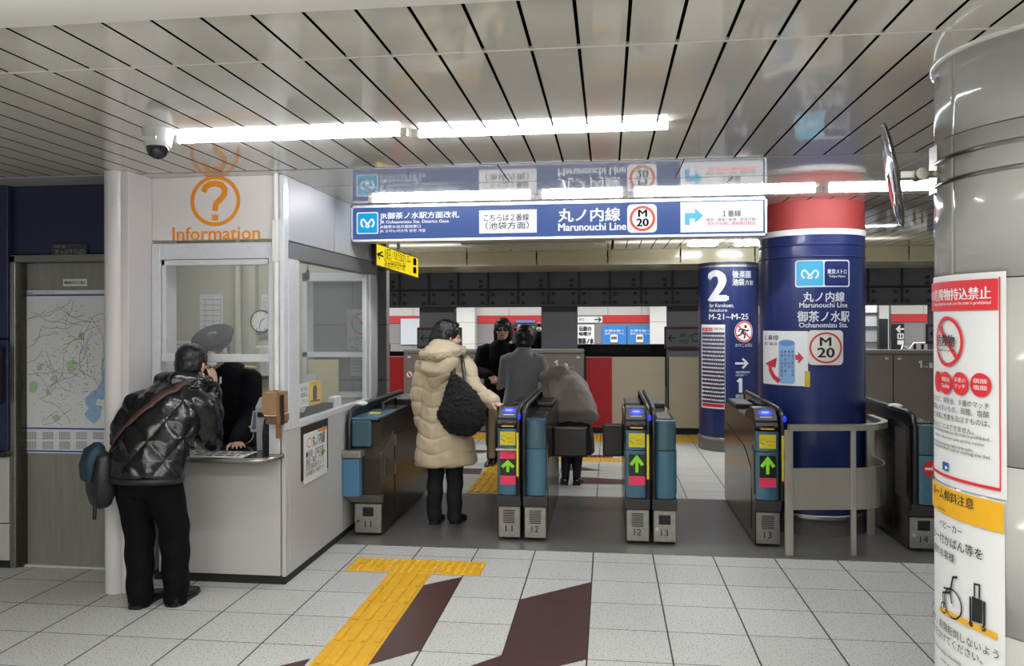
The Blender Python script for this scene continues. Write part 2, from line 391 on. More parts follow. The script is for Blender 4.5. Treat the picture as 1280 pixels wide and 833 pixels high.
m_slip = mat('brass_strip', '9c9c98', .4)
def block(x, y, w_, d, kind):
    b = MB().box(x, x+w_-.006, y, y+d-.006, -.004, .003, .0015, seg=1)
    if kind == 'bar':
        for k in range(4):
            c = x+w_*(k+.5)/4; b.box(c-.017, c+.017, y+.015, y+d-.02, .002, .011, .005, seg=1)
    else:
        n = 6
        for i in range(n):
            for j in range(n):
                b.lathe([(.016, .002), (.013, .009), (.007, .011)], (x+w_*(i+.5)/n, y+d*(j+.5)/n, 0), 8)
    return b.build('tactile_block', m_yel, floor)
for k in range(6): block(-1.376, 4.81-.27*(k+1), .277, .27, 'bar')
for k in range(3): block(-1.672+.294*k, 4.81, .294, .27, 'dot')
for k in range(6): block(-1.31, 7.12+.29*k, .29, .29, 'bar')
for k in range(7): block(-1.31+.29*k, 8.85, .29, .24, 'dot')
for k in range(32): block(-4.6+.3*k, 10.38, .3, .52, 'dot' if 6 < k < 22 else 'bar')
# ---- ceiling: long enamel panels with open slots, edges and backing coloured black for the slots' shade
b = MB(); S0, SP = -.2445, .1547
def panels(x0, x1, y0, y1, gap=.011, th=.007):
    k0 = math.ceil((x0-S0)/SP); xs = [x0]+[S0+SP*k for k in range(k0, int((x1-S0)//SP)+1)]+[x1]
    for a, c in zip(xs[:-1], xs[1:]):
        if c-a > .02:
            p, q = a+gap/2, c-gap/2
            b.add([(p, y0, ZC), (q, y0, ZC), (q, y1, ZC), (p, y1, ZC)], [[3, 2, 1, 0]], 0)
            b.add([(p, y0, ZC), (q, y0, ZC), (q, y1, ZC), (p, y1, ZC), (p, y0, ZC+th), (q, y0, ZC+th), (q, y1, ZC+th), (p, y1, ZC+th)], [[0, 1, 5, 4], [1, 2, 6, 5], [2, 3, 7, 6], [3, 0, 4, 7], [4, 5, 6, 7]], 1)
panels(-6.2, 6.2, -5, 2.07); panels(-6.2, 6.2, 2.07, 2.527); panels(-6.2, 6.2, 2.537, 4.353)
b.box(-6.2, 6.2, 2.527, 2.537, ZC-.003, ZC+.01, 0, 0)
xs = [-6.2, -3.9, -1.93, -.62, .42, 1.7, 3.0, 4.5, 6.2]
for a, c in zip(xs[:-1], xs[1:]):
    b.box(a+.003, c-.003, 4.380, 4.92, ZC, ZC+.007, .002, seg=1); b.box(a+.35, c+.344, 4.934, 5.82, ZC, ZC+.007, .002, seg=1)
panels(.05, 6.2, 5.83, 9.88); 
for k in range(5): b.box(-6.2+1.25*k+.006, -6.2+1.25*(k+1)-.006, 5.83, 9.88, ZC, ZC+.007, .002, seg=1)
b.box(-9, 9, -5, 11.3, ZC+.012, ZC+.2, 0, 1)
struct(b.build('ceiling', [m_ceil, m_slot]), 'cream enamel slatted ceiling over the ticket gates')
b = MB().box(-6.2, 6.2, 1.60, 2.075, ZC-.03, ZC+.01, .006); struct(b.build('trim_1', m_trimw), 'white flat soffit strip across the ceiling at the top of the picture')
b = MB()
for k in range(14): b.box(-6.3+.9*k+.008, -6.3+.9*(k+1)-.008, 9.9, 9.93, 2.31, ZC+.02, .003, seg=1)
b.box(-6.3, 6.3, 9.9, 11.2, 2.295, 2.31); b.box(-6.3, 6.3, 11.15, 11.2, 2.3, 3.2)
struct(b.build('trim_2', mat('fascia_cream', 'D2C8A2', .18, coat=.2)), 'cream fascia along the platform edge ceiling')
b = MB(); b.box(-1.65, -.02, 8.7, 9.35, ZC-.02, ZC+.005, .005); b.box(-1.3, .01, 7.4, 7.7, ZC-.015, ZC+.005, .005)
for x in (-1.55, -.15): b.cyl((x, 8.85, ZC-.03), (x, 8.85, ZC-.01), .015)
struct(b.build('ceiling_2', m_ceil), 'flat access hatches in the ceiling between sign and platform')

# ---- left wall with ticket office door
b = MB().box(-6.2, -3.80, 4.66, 4.8, .76, ZC+.05, 0, 0).box(-3.80, -2.86, 4.66, 4.8, 2.02, ZC+.05, 0, 0).box(-3.20, -2.95, 4.70, 4.8, 0, 2.02, 0, 1)
b.box(-6.2, -3.843, 4.60, 4.7, 1.487, ZC, .004, 0, 1).box(-6.2, -3.843, 4.60, 4.7, .76, 1.478, .004, 0, 1).box(-3.838, -2.9, 4.645, 4.7, 2.03, ZC, .003, 0, 1)
struct(b.build('wall_left', [m_navy, m_white]), 'dark navy panelled wall left of the booth')
b = MB().box(-6.2, -3.845, 4.61, 4.8, .05, .285, .003, 0, 1).box(-6.2, -3.845, 4.61, 4.8, .292, .72, .003, 0, 1)
struct(b.build('wall_left_lower', m_white), 'white lower wall panels at the left edge under the navy wall')
b = MB().box(-6.2, -3.845, 4.62, 4.8, 0, .045); struct(b.build('baseboard_left', m_rubber))
b = MB().box(-6.2, -3.835, 4.56, 4.8, .723, .762, .006); struct(b.build('trim_3', m_steeld), 'dark metal ledge on the left wall')
d = tag(bpy.data.objects.new('door_1', None), 'stainless steel door carrying the railway map at the left', None, None, 'structure'); COL.objects.link(d); ORG['door_1'] = V((0, 0, 0))
MB().box(-3.800, -2.86, 4.69, 4.74, .012, 1.975).build('door_panel', m_doorsteel, d)
b = MB().box(-3.842, -3.803, 4.615, 4.78, 0, 2.02, .003, 0, 1).box(-3.842, -2.86, 4.615, 4.78, 1.977, 2.025, .003, 0, 1)
b.build('door_frame', m_steel, d)
MB().box(-3.803, -3.775, 4.64, 4.69, .0, 1.977).build('door_jamb', m_steeld, d)
MB().box(-3.8, -2.86, 4.66, 4.75, 0, .010).build('threshold', m_alu, d)
b = MB().box(-6.2, -2.46, 8.5, 8.62, 0, ZC); o = b.build('wall_back', m_greytile); struct(o, 'grey tiled wall seen through the booth windows')
# white partition with a round nose between door and booth
b = MB().cyl((-2.886, 4.30, 0), (-2.886, 4.30, ZC), .064, n=32).box(-2.83, -2.785, 4.262, 4.72, 0, ZC, .004).box(-2.93, -2.8, 4.31, 4.8, 0, ZC)
struct(b.build('wall_partition', mat('white_partition', 'D2CCCB', .28)), 'narrow white partition with a round nose between door and booth')

# ---- columns
def column(name, cx, cy, r, z0, z1, m, label, extra=None):
    b = MB().lathe([(r, z0), (r, z1)], (cx, cy, 0), 96); return struct(b.build(name, m), label)
m_blue = mat('navy_enamel', '1B2758', .3, coat=.12, var=.05, vs=3)
m_redband = mat('red_band', '93302C', .6)
m_gran = mat('speckled_granite', '6A655F', .4, var=.5, vs=160)
CX1, CY1, R1 = 1.575, 6.335, .387
col1 = column('column_middle', CX1, CY1, R1, .15, 2.22, m_blue, 'round navy column with station name behind the steel railing')
MB().lathe([(R1+.004, .0), (R1+.004, .105)], (CX1, CY1, 0), 96).build('granite_base', m_gran, col1)
MB().lathe([(R1-.005, .105), (R1+.012, .11), (R1+.012, .15), (R1, .155)], (CX1, CY1, 0), 96).build('steel_ring', m_steel, col1)
MB().lathe([(R1, 2.262), (R1, ZC)], (CX1, CY1, 0), 96).build('red_band', m_redband, col1)
MB().lathe([(R1+.006, 2.22), (R1+.006, 2.262)], (CX1, CY1, 0), 96).build('white_band', m_wht, col1)
MB().lathe([(R1+.001, 2.05), (R1+.008, 2.055), (R1+.008, 2.062), (R1+.001, 2.067)], (CX1, CY1, 0), 96).build('hoop', m_blue, col1)
MB().lathe([(R1+.001, 2.14), (R1+.008, 2.145), (R1+.008, 2.152), (R1+.001, 2.157)], (CX1, CY1, 0), 96).build('hoop', m_blue, col1)
CX2, CY2, R2 = 1.49, 9.99, .362
col2 = column('column_back', CX2, CY2, R2, .14, 2.296, m_blue, 'round navy column with a large white figure 2')
MB().lathe([(R2+.01, .0), (R2+.01, .14)], (CX2, CY2, 0), 96).build('granite_base', m_gran, col2)
MB().lathe([(R2+.004, .137), (R2+.012, .14), (R2+.012, .165), (R2, .17)], (CX2, CY2, 0), 96).build('steel_ring', m_steel, col2)
MB().lathe([(R2+.006, 2.235), (R2+.006, 2.26)], (CX2, CY2, 0), 96).build('steel_ring', m_steel, col2)
CX3, CY3, R3 = 1.56, 2.80, .43
m_pil = mat('pillar_enamel', 'ABA9A4', .16, coat=.4, var=.04, vs=2)
def arcwall(a0, a1, z0, z1, r=R3, n=40):
    vs = []; fs = []
    for i in range(n+1):
        a = a0+(a1-a0)*i/n
        for rr, z in ((r, z0), (r, z1), (r-.02, z1), (r-.02, z0)): vs.append((CX3+rr*math.cos(a), CY3+rr*math.sin(a), z))
    for i in range(n):
        for k in range(4): fs.append([4*i+k, 4*i+4+k, 4*i+4+(k+1) % 4, 4*i+(k+1) % 4])
    fs += [[0, 1, 2, 3], [4*n+3, 4*n+2, 4*n+1, 4*n]]
    return vs, fs
b = MB(); cuts = [R(a) for a in (188, 247, 306, 365, 425, 486, 548)]
zs = [0, .62, 1.14, 1.72, 2.20, ZC]
b.lathe([(R3-.012, 0), (R3-.012, ZC)], (CX3, CY3, 0), 64, 1)
for a0, a1 in zip(cuts[:-1], cuts[1:]):
    for z0, z1 in zip(zs[:-1], zs[1:]): b.add(*arcwall(a0+.004, a1-.004, z0+.002, z1-.002), 0, True)
col3 = struct(b.build('column_right', [m_pil, m_slot]), 'large round cream column at the right edge')
for z in (2.045, 2.125):
    MB().lathe([(R3-.002, z), (R3+.004, z+.002), (R3+.004, z+.015), (R3-.002, z+.017)], (CX3, CY3, 0), 96).build('steel_band', m_steel, col3)
MB().lathe([(R3+.002, ZC-.012), (R3+.012, ZC-.01), (R3+.012, ZC)], (CX3, CY3, 0), 96).build('top_ring', m_trimw, col3)

# ---- track side: near platform doors, girder, posts, far platform
m_dark = mat('girder_grey', '3A3839', .6, var=.25, vs=2)
b = MB().box(-14, 14, 14.3, 14.7, 1.865, 3.4)
for k in range(40):
    x = -10.6+.56*k; b.box(x-.012, x+.012, 14.27, 14.31, 1.9, 3.3, 0, 1)
    for z in (1.93, 2.09): 
        for dx in (.09, .45): b.cyl((x+dx, 14.27, z), (x+dx, 14.305, z), .028, n=8, mi=1)
    if k % 3: b.cyl((x+.42, 14.27, 2.33), (x+.42, 14.305, 2.33), .03, n=8, mi=1); b.cyl((x+.42, 14.27, 2.24), (x+.42, 14.305, 2.24), .03, n=8, mi=1)
b.box(-14, 14, 14.26, 14.3, 2.165, 2.19, 0, 1).box(-14, 14, 14.2, 14.75, 1.85, 1.885).box(-14, 14, 14.26, 14.3, 2.50, 2.53)
struct(b.build('beam', [m_dark, mat('girder_joint', '1a1919', .8)]), 'long dark riveted girder over the tracks')
m_post = mat('post_grey', '68676a', .6, var=.1, vs=2)
xs_p = [-10.3, -7.9, -5.55, -3.19, -.89, 1.40, 3.62, 5.95, 8.3]
for i, x in enumerate(xs_p):
    o = MB().box(x-.33, x+.33, 14.35, 14.65, -1.1, 1.9, .02).build('column_track', m_post)
    struct(o, 'grey square post between the two tracks')
b = MB().box(-16, 16, 11.26, 18.9, -1.25, -1.1); struct(b.build('floor_track', mat('track_bed', '1d1b1a', .9)))
b = MB().box(-16, 16, 18.9, 22.6, -1.2, 0); struct(b.build('floor_far', m_floor))
b = MB().box(-16, 16, 16.5, 22.7, 2.62, 2.7); struct(b.build('ceiling_far', m_ceil))
b = MB().box(-16, 16, 11.2, 16.5, 3.4, 3.5); struct(b.build('ceiling_track', m_slot))
fw_ = MB().box(-16, 16, 22.5, 22.7, 0, 1.75, 0, 0).box(-16, 16, 22.5, 22.7, 1.75, 2.7, 0, 1)
wall_far = struct(fw_.build('wall_far', [m_greytile, m_whtile]), 'grey and white tiled wall of the opposite platform')
m_redwall = mat('red_line_panel', 'C23335', .4)
for a, c in ((-9, -5.55), (-4.95, -4.6), (-3.75, -1.05), (-.15, 1.28), (1.9, 4.2), (7.65, 8.7), (9.2, 11)):
    MB().box(a, c, 22.46, 22.5, 1.53, 1.745).build('red_band', m_redwall, wall_far)
for x in (-4.17, 1.55, 7.2):
    struct(MB().box(x-.38, x+.38, 22.2, 22.5, 0, 2.6, .01).build('column_far', m_whtile), 'pale tiled pilaster on the opposite platform wall')
# ---- booth interior room
m_cream = mat('booth_cream_wall', 'BDB9A6', .6, var=.06, vs=2)
b = MB().box(-4.6, -2.56, 6.35, 6.45, 0, ZC).box(-2.56, -1.95, 6.35, 6.45, 0, .95).box(-2.56, -1.95, 6.35, 6.45, 2.0, ZC).box(-4.7, -4.6, 4.8, 6.45, 0, ZC)
b.box(-3.02, -2.96, 6.29, 6.35, 0, ZC).cyl((-3.12, 6.30, 0), (-3.12, 6.30, ZC), .03)
struct(b.build('wall_booth_back', m_cream), 'cream back wall inside the booth')
# ================================================================== INFORMATION BOOTH
booth = thing('information_booth', 'white station staff booth with Information lettering, front window and steel counter', 'booth', (-2.35, 4.9, 0))
BF, BX = 4.5, -1.93
b = MB().box(-2.745, -1.962, BF, BF+.04, .055, .765, .003, 0, 1); b.build('front_panel', m_white, booth)
b = MB().box(-2.785, -1.945, BF+.015, 4.6, 0, .055).box(-1.99, -1.938, 4.52, 6.38, 0, .05); b.build('kick_plate', m_rubber, booth)
b = MB().box(-1.955, BX, BF, BF+.06, .05, .93, .004, 0, 1); b.build('corner_post', m_white, booth)
b = MB().box(-1.97, BX, BF+.062, 5.50, .05, .93, .003, 0, 1).box(-1.97, BX, 5.506, 6.37, .05, .93, .003, 0, 1); b.build('side_panel', m_white, booth)
# counter: plan outline with a rounded free corner
pl = [(-2.62, 4.30), (-2.06, 4.30)]+[(-2.06+.11*math.sin(a), 4.41-.11*math.cos(a)) for a in [PI/2*i/8 for i in range(1, 9)]]+[(-1.95, 4.52), (-1.95, 4.9), (-2.74, 4.9), (-2.74, 4.52), (-2.62, 4.48)]
b = MB().pz(pl, .772, .792); b.build('counter_top', mat('counter_dark', '4a4a4c', .12, .6), booth)
b = MB(); edge = [(x, y) for x, y in pl[:11]]
b.tube([(x, y, .782) for x, y in edge], .016, 10); b.build('counter_edge', m_steel, booth)
# front window
fr = booth
b = MB().box(-2.783, -2.725, BF-.01, BF+.06, .79, 2.07, .004, 0, 1).box(-2.03, -1.962, BF-.01, BF+.06, .79, 2.07, .004, 0, 1).box(-2.725, -2.03, BF-.01, BF+.06, 1.972, 2.07, .004, 0, 1)
wf = b.build('window_frame', m_alu, booth)
b = MB().box(-2.722, -2.700, BF+.0, BF+.03, 1.345, 1.97, .003, 0, 1).box(-2.04, -2.018, BF, BF+.03, 1.345, 1.97, .003, 0, 1).box(-2.722, -2.018, BF, BF+.03, 1.935, 1.97, .003, 0, 1).box(-2.722, -2.018, BF-.006, BF+.034, 1.345, 1.393, .003, 0, 1)
b.build('sash', m_alu, wf)
MB().box(-2.70, -2.04, BF+.012, BF+.018, 1.393, 1.935).build('pane', m_glass, wf)
b = MB().box(-1.962, BX, BF-.012, BF+.06, .93, 2.475, .004, 0, 1); b.build('corner_upright', m_alu, booth)
b = MB().box(-1.975, BX+.004, BF+.05, BF+.20, .93, 2.07, .003, 0, 1).box(-1.975, BX+.004, 6.20, 6.37, .93, 2.0, .003, 0, 1).box(-1.975, BX+.004, BF+.2, 6.22, .925, .965, .003, 0, 1)
b.box(-1.972, BX-.006, BF+.2, BF+.235, .965, 1.98).box(-1.972, BX-.006, 6.12, 6.2, .965, 1.98)
wf2 = b.build('window_frame', m_alu, booth)
MB().box(-1.952, -1.947, BF+.235, 6.2, .965, 1.975).build('pane', m_glass, wf2)
MB().box(-1.985, BX+.006, BF+.05, 6.38, 1.972, 2.075, .004, 0, 1).build('side_header', mat('header_grey', '6f6f72', .35, .4), booth)
b = MB().box(-1.965, BX, BF+.06, 5.36, 2.085, 2.475, .003, 0, 1).box(-1.965, BX, 5.366, 6.38, 2.085, 2.475, .003, 0, 1); b.build('upper_side_panel', mat('upper_panel_grey', 'A5A4A6', .5, .12), booth)
ip = MB().box(-2.785, -1.985, BF, BF+.04, 2.09, 2.475, .003, 0, 1).build('sign_panel', mat('white_sign_panel', 'D6CFCB', .3), booth)
MB().box(-1.985, -1.962, BF-.004, BF+.06, 2.07, 2.475, .003, 0, 1).build('upright_trim', m_alu, booth)
# rear window of the booth
b = MB().box(-2.56, -2.52, 6.33, 6.47, .95, 2.0).box(-1.99, -1.95, 6.33, 6.47, .95, 2.0).box(-2.56, -1.95, 6.33, 6.47, 1.93, 2.0).box(-2.56, -1.95, 6.33, 6.47, 1.29, 1.33).box(-2.56, -1.95, 6.33, 6.47, .95, .99)
wf3 = b.build('window_frame', m_alu, booth); MB().box(-2.52, -1.99, 6.4, 6.405, .99, 1.93).build('pane', m_glass, wf3)
# Information lettering
m_or = mat('orange_lettering', 'E38A22', .4)
a = Art(PlaneY(BF)); a.ring((238, 219.5, 300.5, 283), .15); 
a.stroke([(254.5, 240), (257, 234), (262.5, 230.5), (270, 229.5), (277, 231.5), (281, 236.5), (280.5, 243), (276, 249), (271, 253.5), (269.3, 258), (269, 264)], 7.5); a.rect((265, 268.5, 272.8, 276)); a.text('Information', (216, 283.5, 325, 300), 0, .022)
a.build('lettering', m_or, ip)
# conduit down the corner
b = MB().tube([(-1.972, BF-.03, 2.475), (-1.972, BF-.03, 1.18)], .016, 12).box(-1.99, -1.954, BF-.05, BF-.008, 1.95, 2.2, .004); b.build('conduit', mat('conduit_white', 'D8D5CC', .4), booth)
# ---- things on and in the booth
t = thing('cardboard_box', 'brown cardboard box taped to the booth corner post', 'box', (-1.96, 4.43, 1.0))
m_card = mat('cardboard', '94714f', .8, var=.15, vs=9)
MB().box(-2.012, -1.905, 4.36, 4.485, 1.045, 1.175, .003, 0, 1).build('carton', m_card, t)
MB().box(-2.0, -1.905, 4.38, 4.485, .985, 1.035, .003, 0, 1).build('lower_carton', mat('cardboard_dark', '6b4a35', .8, var=.15, vs=9), t)
MB().box(-2.008, -1.91, 4.375, 4.485, 1.034, 1.047).build('flap', m_paper, t)
m_tp = mat('hazard_tape_orange', '7a5834', .5)
b = MB().box(-1.92, -1.902, 4.355, 4.358, .985, 1.178).box(-1.903, -1.899, 4.358, 4.485, 1.00, 1.04); b.build('tape', m_tp, t)
b = MB().box(-1.935, -1.90, 4.40, 4.404, .90, .985, mx=Matrix.Translation((-.01, 0, 0))); b.build('tape_tail', m_tp, t)
MB().box(-1.898, -1.893, 4.36, 4.40, .985, 1.16).build('tape', m_black, t)
# notice on the side panel
fr = PlaneX(BX); 
def sheet(name, fr, b_, label, m=None, lift=.002, cat='notice', group=None):
    a = Art(fr, lift); a.rect(b_); o = a.build(name, m or m_paper); return tag(o, label, cat, group)
def posters(o, name, fr, m, fn, lift=.003):
    a = Art(fr, lift); fn(a); c = a.build(name, m, o); return c
o = MB().box(BX, BX+.006, 4.737, 5.207, .578, .92).build('notice_sign', mat('notice_frame_black', '1d1d1d', .5)); tag(o, 'white line notice with orange arrow on the booth side panel', 'notice')
a = Art(fr, .0075); a.rect((378, 538, 407.5, 599))
def side_notice(a):
    a.n = .0085
    a.stroke([(396, 539), (404, 536)], 3, 1); a.poly([(402.5, 532), (407.5, 535), (403, 539.5)], 1)
    a.ring((382, 547, 388.5, 560), .25, 1); a.text('丸ノ内線', (389, 541, 404.5, 556), 0, .01)
    a.text('●新宿・池袋方面', (381, 560, 403, 569)); a.text('銀座・東京・大手町', (381, 569, 404, 577)); a.text('荻窪方面は改札を入って', (381, 577, 404, 584)); a.text('右の階段をご利用下さい', (381, 585, 404, 591)); a.disc((400, 562, 405, 568), 2)
a.n = .0085; side_notice(a); 
aa = Art(fr, .0075); aa.rect((378, 538, 407.5, 599), 3); side_notice(aa); aa.build('notice_print', [m_ink, m_or, mat('green_dot', '9CBB2E', .5), m_paper], o)
# clerk side things
t = thing('fare_machine', 'grey desk machine standing on the counter beside the clerk', 'machine', (-2.06, 4.75, .792))
pf = [(4.62, .793), (4.60, 1.06), (4.66, 1.115), (4.86, 1.115), (4.86, .793)]
MB().px(pf, -2.165, -2.035).build('casing', mat('machine_grey', '9a9c9c', .5), t)
MB().box(-2.15, -2.10, 4.59, 4.61, 1.0, 1.03, .002).build('slot', m_black, t)
MB().box(-2.165, -2.035, 4.70, 4.87, 1.116, 1.135, .004).build('lid', m_paper, t)
MB().px([(4.56, .793), (4.55, .90), (4.575, .98), (4.60, 1.0), (4.61, .793)], -2.10, -2.03, smooth=False).build('side_cover', m_blackm, t)
t = thing('computer_screen', 'small screen tilted behind the grey desk machine in the booth', 'screen', (-2.26, 4.82, .792))
mx = Matrix.Translation((-2.235, 4.84, .93)) @ Matrix.Rotation(-.35, 4, 'X')
MB().box(-.07, .07, -.012, .012, -.06, .08, .004, mx=mx).build('casing', m_trimw, t)
MB().box(-.058, .058, -.0145, -.012, -.045, .07, mx=mx).build('display', mat('screen_glow', '5a6478', .2, emit=.25), t)
MB().box(-2.285, -2.205, 4.82, 4.89, .793, .87, .006).build('stand', m_navy, t)
t = thing('counter_papers', 'printed route sheets lying under the counter glass', 'papers', (-2.4, 4.4, .7935)); 
a = Art(PlaneZ(.7925), .001, raw=True)
b = MB().box(-2.58, -2.13, 4.345, 4.55, .7925, .795); b.build('sheet', m_paper, t)
a = Art(PlaneZ(.795), .001, raw=True)
rnd = random.Random(3)
for r_ in range(3):
    x = -2.56
    while x < -2.16: 
        w_ = rnd.uniform(.02, .07); a.rect((x, -4.53+.06*r_, x+w_, -4.495+.06*r_)); x += w_+.012
a.build('print', m_ink, t)
# wall clock, papers, telephone on the back wall of the booth
def back(px, py): u, v = PlaneY(6.34).uv(px, py); return u, -v
cx, cz = back(329.5, 402); t = thing('wall_clock', 'round white wall clock on the booth back wall', 'clock', (cx, 6.33, cz))
b = MB().cyl((cx, 6.29, cz), (cx, 6.349, cz), .097, n=40); b.build('clock_case', mat('clock_rim', '55565a', .4), t)
MB().cyl((cx, 6.285, cz), (cx, 6.292, cz), .083, n=40).build('dial', m_wht, t)
a = Art(PlaneY(6.285), .001, raw=True)
for k in range(12): q = PI/6*k; a.stroke([(cx+.066*math.sin(q), -cz-.066*math.cos(q)), (cx+.077*math.sin(q), -cz-.077*math.cos(q))], .006)
a.stroke([(cx, -cz), (cx+.035, -cz-.03)], .007); a.stroke([(cx, -cz), (cx-.015, -cz+.065)], .005); a.build('dial_marks', m_ink, t)
def wallpaper(px, name, label, lines=6):
    o = sheet(name, PlaneY(6.348), px, label, lift=.003, cat='paper'); a = Art(PlaneY(6.348), .0045); x0, y0, x1, y1 = px
    for k in range(lines): y = y0+(y1-y0)*(k+1)/(lines+1); a.stroke([(x0+3, y), (x1-3, y)], .7)
    for k in range(3): x = x0+(x1-x0)*(k+.7)/3; a.stroke([(x, y0+6), (x, y1-4)], .5)
    a.build('print', mat('grey_print', '8a8c90', .6), o); return o
wallpaper((250, 368, 279, 415), 'timetable_sheet', 'tall white timetable sheet on the booth back wall')
wallpaper((217, 426, 246, 450), 'memo_sheet', 'wide white memo sheet low on the booth back wall, left', 4)
wallpaper((327, 368, 336, 420), 'list_sheet', 'narrow white list beside the wall clock in the booth', 9)
px_, pz_ = back(330, 450); t = thing('wall_telephone', 'cream wall telephone with coiled cord below the clock', 'telephone', (px_, 6.3, pz_))
MB().box(px_-.05, px_+.06, 6.28, 6.349, pz_-.14, pz_+.12, .01).build('body', m_trimw, t)
MB().box(px_-.045, px_-.01, 6.255, 6.28, pz_-.11, pz_+.11, .008).build('handset', mat('handset_beige', 'b3ad9c', .5), t)
MB().tube([(px_-.03+.012*math.cos(k*1.3), 6.27+.012*math.sin(k*1.3), pz_-.14-.006*k) for k in range(60)], .004, 6).build('cord', m_trimw, t)
# leaflets and cards in the side window
t = thing('notice_card', 'white card with black writing standing inside the booth side window', 'card', (-1.99, 4.85, .965))
fx = PlaneX(-1.99); a = Art(fx, 0); a.rect((374.5, 479, 386, 509)); a.build('card', m_paper, t)
a = Art(fx, .001); a.text('乗り越し', (376, 483, 385, 489)); a.text('精算は', (376, 491, 384, 497)); a.text('こちらへ', (376, 499, 385, 505)); a.build('print', m_ink, t)
t = thing('phone_leaflet', 'yellow leaflet with a dark mobile phone picture inside the booth side window', 'leaflet', (-1.99, 5.0, .965))
a = Art(fx, 0); a.rect((386.5, 476, 401, 506)); a.build('card', mat('leaflet_yellow', 'E0B21C', .5), t)
a = Art(fx, .001); a.rrect((391, 482, 396, 500), .3); a.text('マナー', (388, 477.5, 399, 481)); a.stroke([(388, 502), (400, 500)], 2); a.build('print', m_ink, t)
t = thing('leaflet_tray', 'black leaflet tray on the booth window sill', 'tray', (-2.1, 5.1, .965))
MB().px([(4.95, .741), (4.95, .99), (5.0, 1.02), (5.5, 1.0), (5.5, .741)], -2.10, -1.995).build('tray', m_black, t)
MB().px([(5.10, 1.02), (5.2, 1.22), (5.22, 1.22), (5.13, 1.02)], -2.09, -2.0).build('divider', mat('clear_plastic', 'b8bcc0', .1, alpha=.5), t)
MB().box(-2.05, -2.0, 5.55, 5.70, .741, 1.03, .004).build('leaflet_stack', m_paper, t)
o = sheet('wall_notice_sheet', PlaneY(6.34), (0, 0, 1, 1), 'x') if 0 else None
MB_ = MB().box(-2.50, -2.24, 6.30, 6.32, .74, 1.27); tag(MB_.build('notice_board', mat('cream_board', 'b9b08e', .6)), 'cream board leaning inside the booth rear window', 'board')
o = MB().tube([(-1.985, 5.0, 1.965), (-1.985, 5.0, 1.94)], .004).ball((-1.985, 5.0, 1.90), .012, .02, .04).build('hanging_tag', m_black); tag(o, 'small black tag hanging inside the booth side window', 'tag')
# no rushing sign and notice on the tiled wall behind
fr = PlaneY(8.5); o = sheet('rule_sign', fr, (434, 387, 462, 438), 'white sign with red ring on the tiled wall behind the booth', lift=.003, cat='sign')
a = Art(fr, .0045); a.ring((439, 391, 468, 419), .16, 1); a.stroke([(444, 395), (463, 415)], 3, 1); a.text('かけこみ', (436, 421, 461, 428), 0); a.text('Do not', (444, 429, 456, 432), 0); a.text('禁止です', (438, 433, 460, 437), 0); a.build('print', [m_ink, m_red], o)
o = sheet('rule_notice', fr, (438, 443, 460, 470), 'small white printed notice under the red ring sign', lift=.003)
a = Art(fr, .0045)
for k in range(5): a.stroke([(440, 448+4*k), (456, 448+4*k)], .8)
a.build('print', mat('grey_print', '8a8c90', .6), o)
# ---- left wall fittings
o = MB().box(-3.553, -3.308, 4.625, 4.646, 2.02, 2.094, .002, 0, 1).build('name_plate', mat('plate_grey', '3b3c40', .5)); tag(o, 'dark grey ticket office name plate above the steel door', 'sign')
a = Art(PlaneY(4.625)); a.text('きっぷうりば2', (69, 311.5, 106, 318)); a.text('御茶ノ水駅', (69, 307, 82, 310)); a.build('lettering', mat('plate_letter', '9fa0a4', .5), o)
o = sheet('door_sticker', PlaneY(4.69), (79, 349, 109, 358), 'small white staff only sticker on the steel door', cat='sticker')
a = Art(PlaneY(4.69), .003); a.text('関係者以外立入禁止', (81, 351.5, 107, 355.5), 0, .02); a.build('print', m_ink, o)
t = thing('switch_box', 'black wall box with a yellow strip at the left edge', 'box', (-3.9, 4.6, 1.2))
MB().box(-4.02, -3.862, 4.53, 4.60, 1.07, 1.435, .006).build('casing', m_black, t); MB().box(-4.02, -3.864, 4.525, 4.532, 1.415, 1.435).build('strip', m_yel, t)
# railway map on the door
fr = PlaneY(4.688); t = sheet('railway_map', fr, (26, 363, 134, 567), 'large railway map poster with a calendar strip on the steel door', lift=.003, cat='poster')
rnd = random.Random(11); a = Art(fr, .0045)
for b_ in ((27, 369.5, 29.2, 566), (27, 368, 134, 370.2), (27, 535, 134, 537), (27, 563.5, 134, 565.5)): a.rect(b_, 0)
a.text('M  路線ネットワークマップ', (30, 365, 68, 367.5), 1)
a.up()
for x, y, rx, ry in ((90, 458, 6, 9), (50, 460, 4, 4), (42, 484, 6, 8), (67, 474, 4, 4), (71, 522, 5, 4), (102, 420, 4, 5), (60, 490, 3, 4)):
    a.poly([(x+rx*(.8+.3*rnd.random())*math.cos(q), y+ry*(.8+.3*rnd.random())*math.sin(q)) for q in [PI/5*k for k in range(10)]], 3)
a.poly([(134, 452), (130, 462), (127, 478), (122, 486), (113, 492), (107, 498), (108, 506), (112, 510), (106, 518), (110, 524), (118, 530), (126, 522), (128, 508), (120, 506), (123, 498), (130, 500), (134, 492)], 2)
a.stroke([(134, 440), (129, 452), (128, 470)], 2.5, 2)
a.up()
for k in range(38):
    x, y = rnd.uniform(32, 134), rnd.uniform(374, 530); an = rnd.uniform(0, PI); ps = [(x, y)]
    for j in range(rnd.randint(4, 9)):
        an += rnd.uniform(-.5, .5); x += 7*math.cos(an); y += 7*math.sin(an)
        if not (30 < x < 134 and 372 < y < 533): break
        ps.append((x, y))
    if len(ps) > 1: a.stroke(ps, .42, 4)
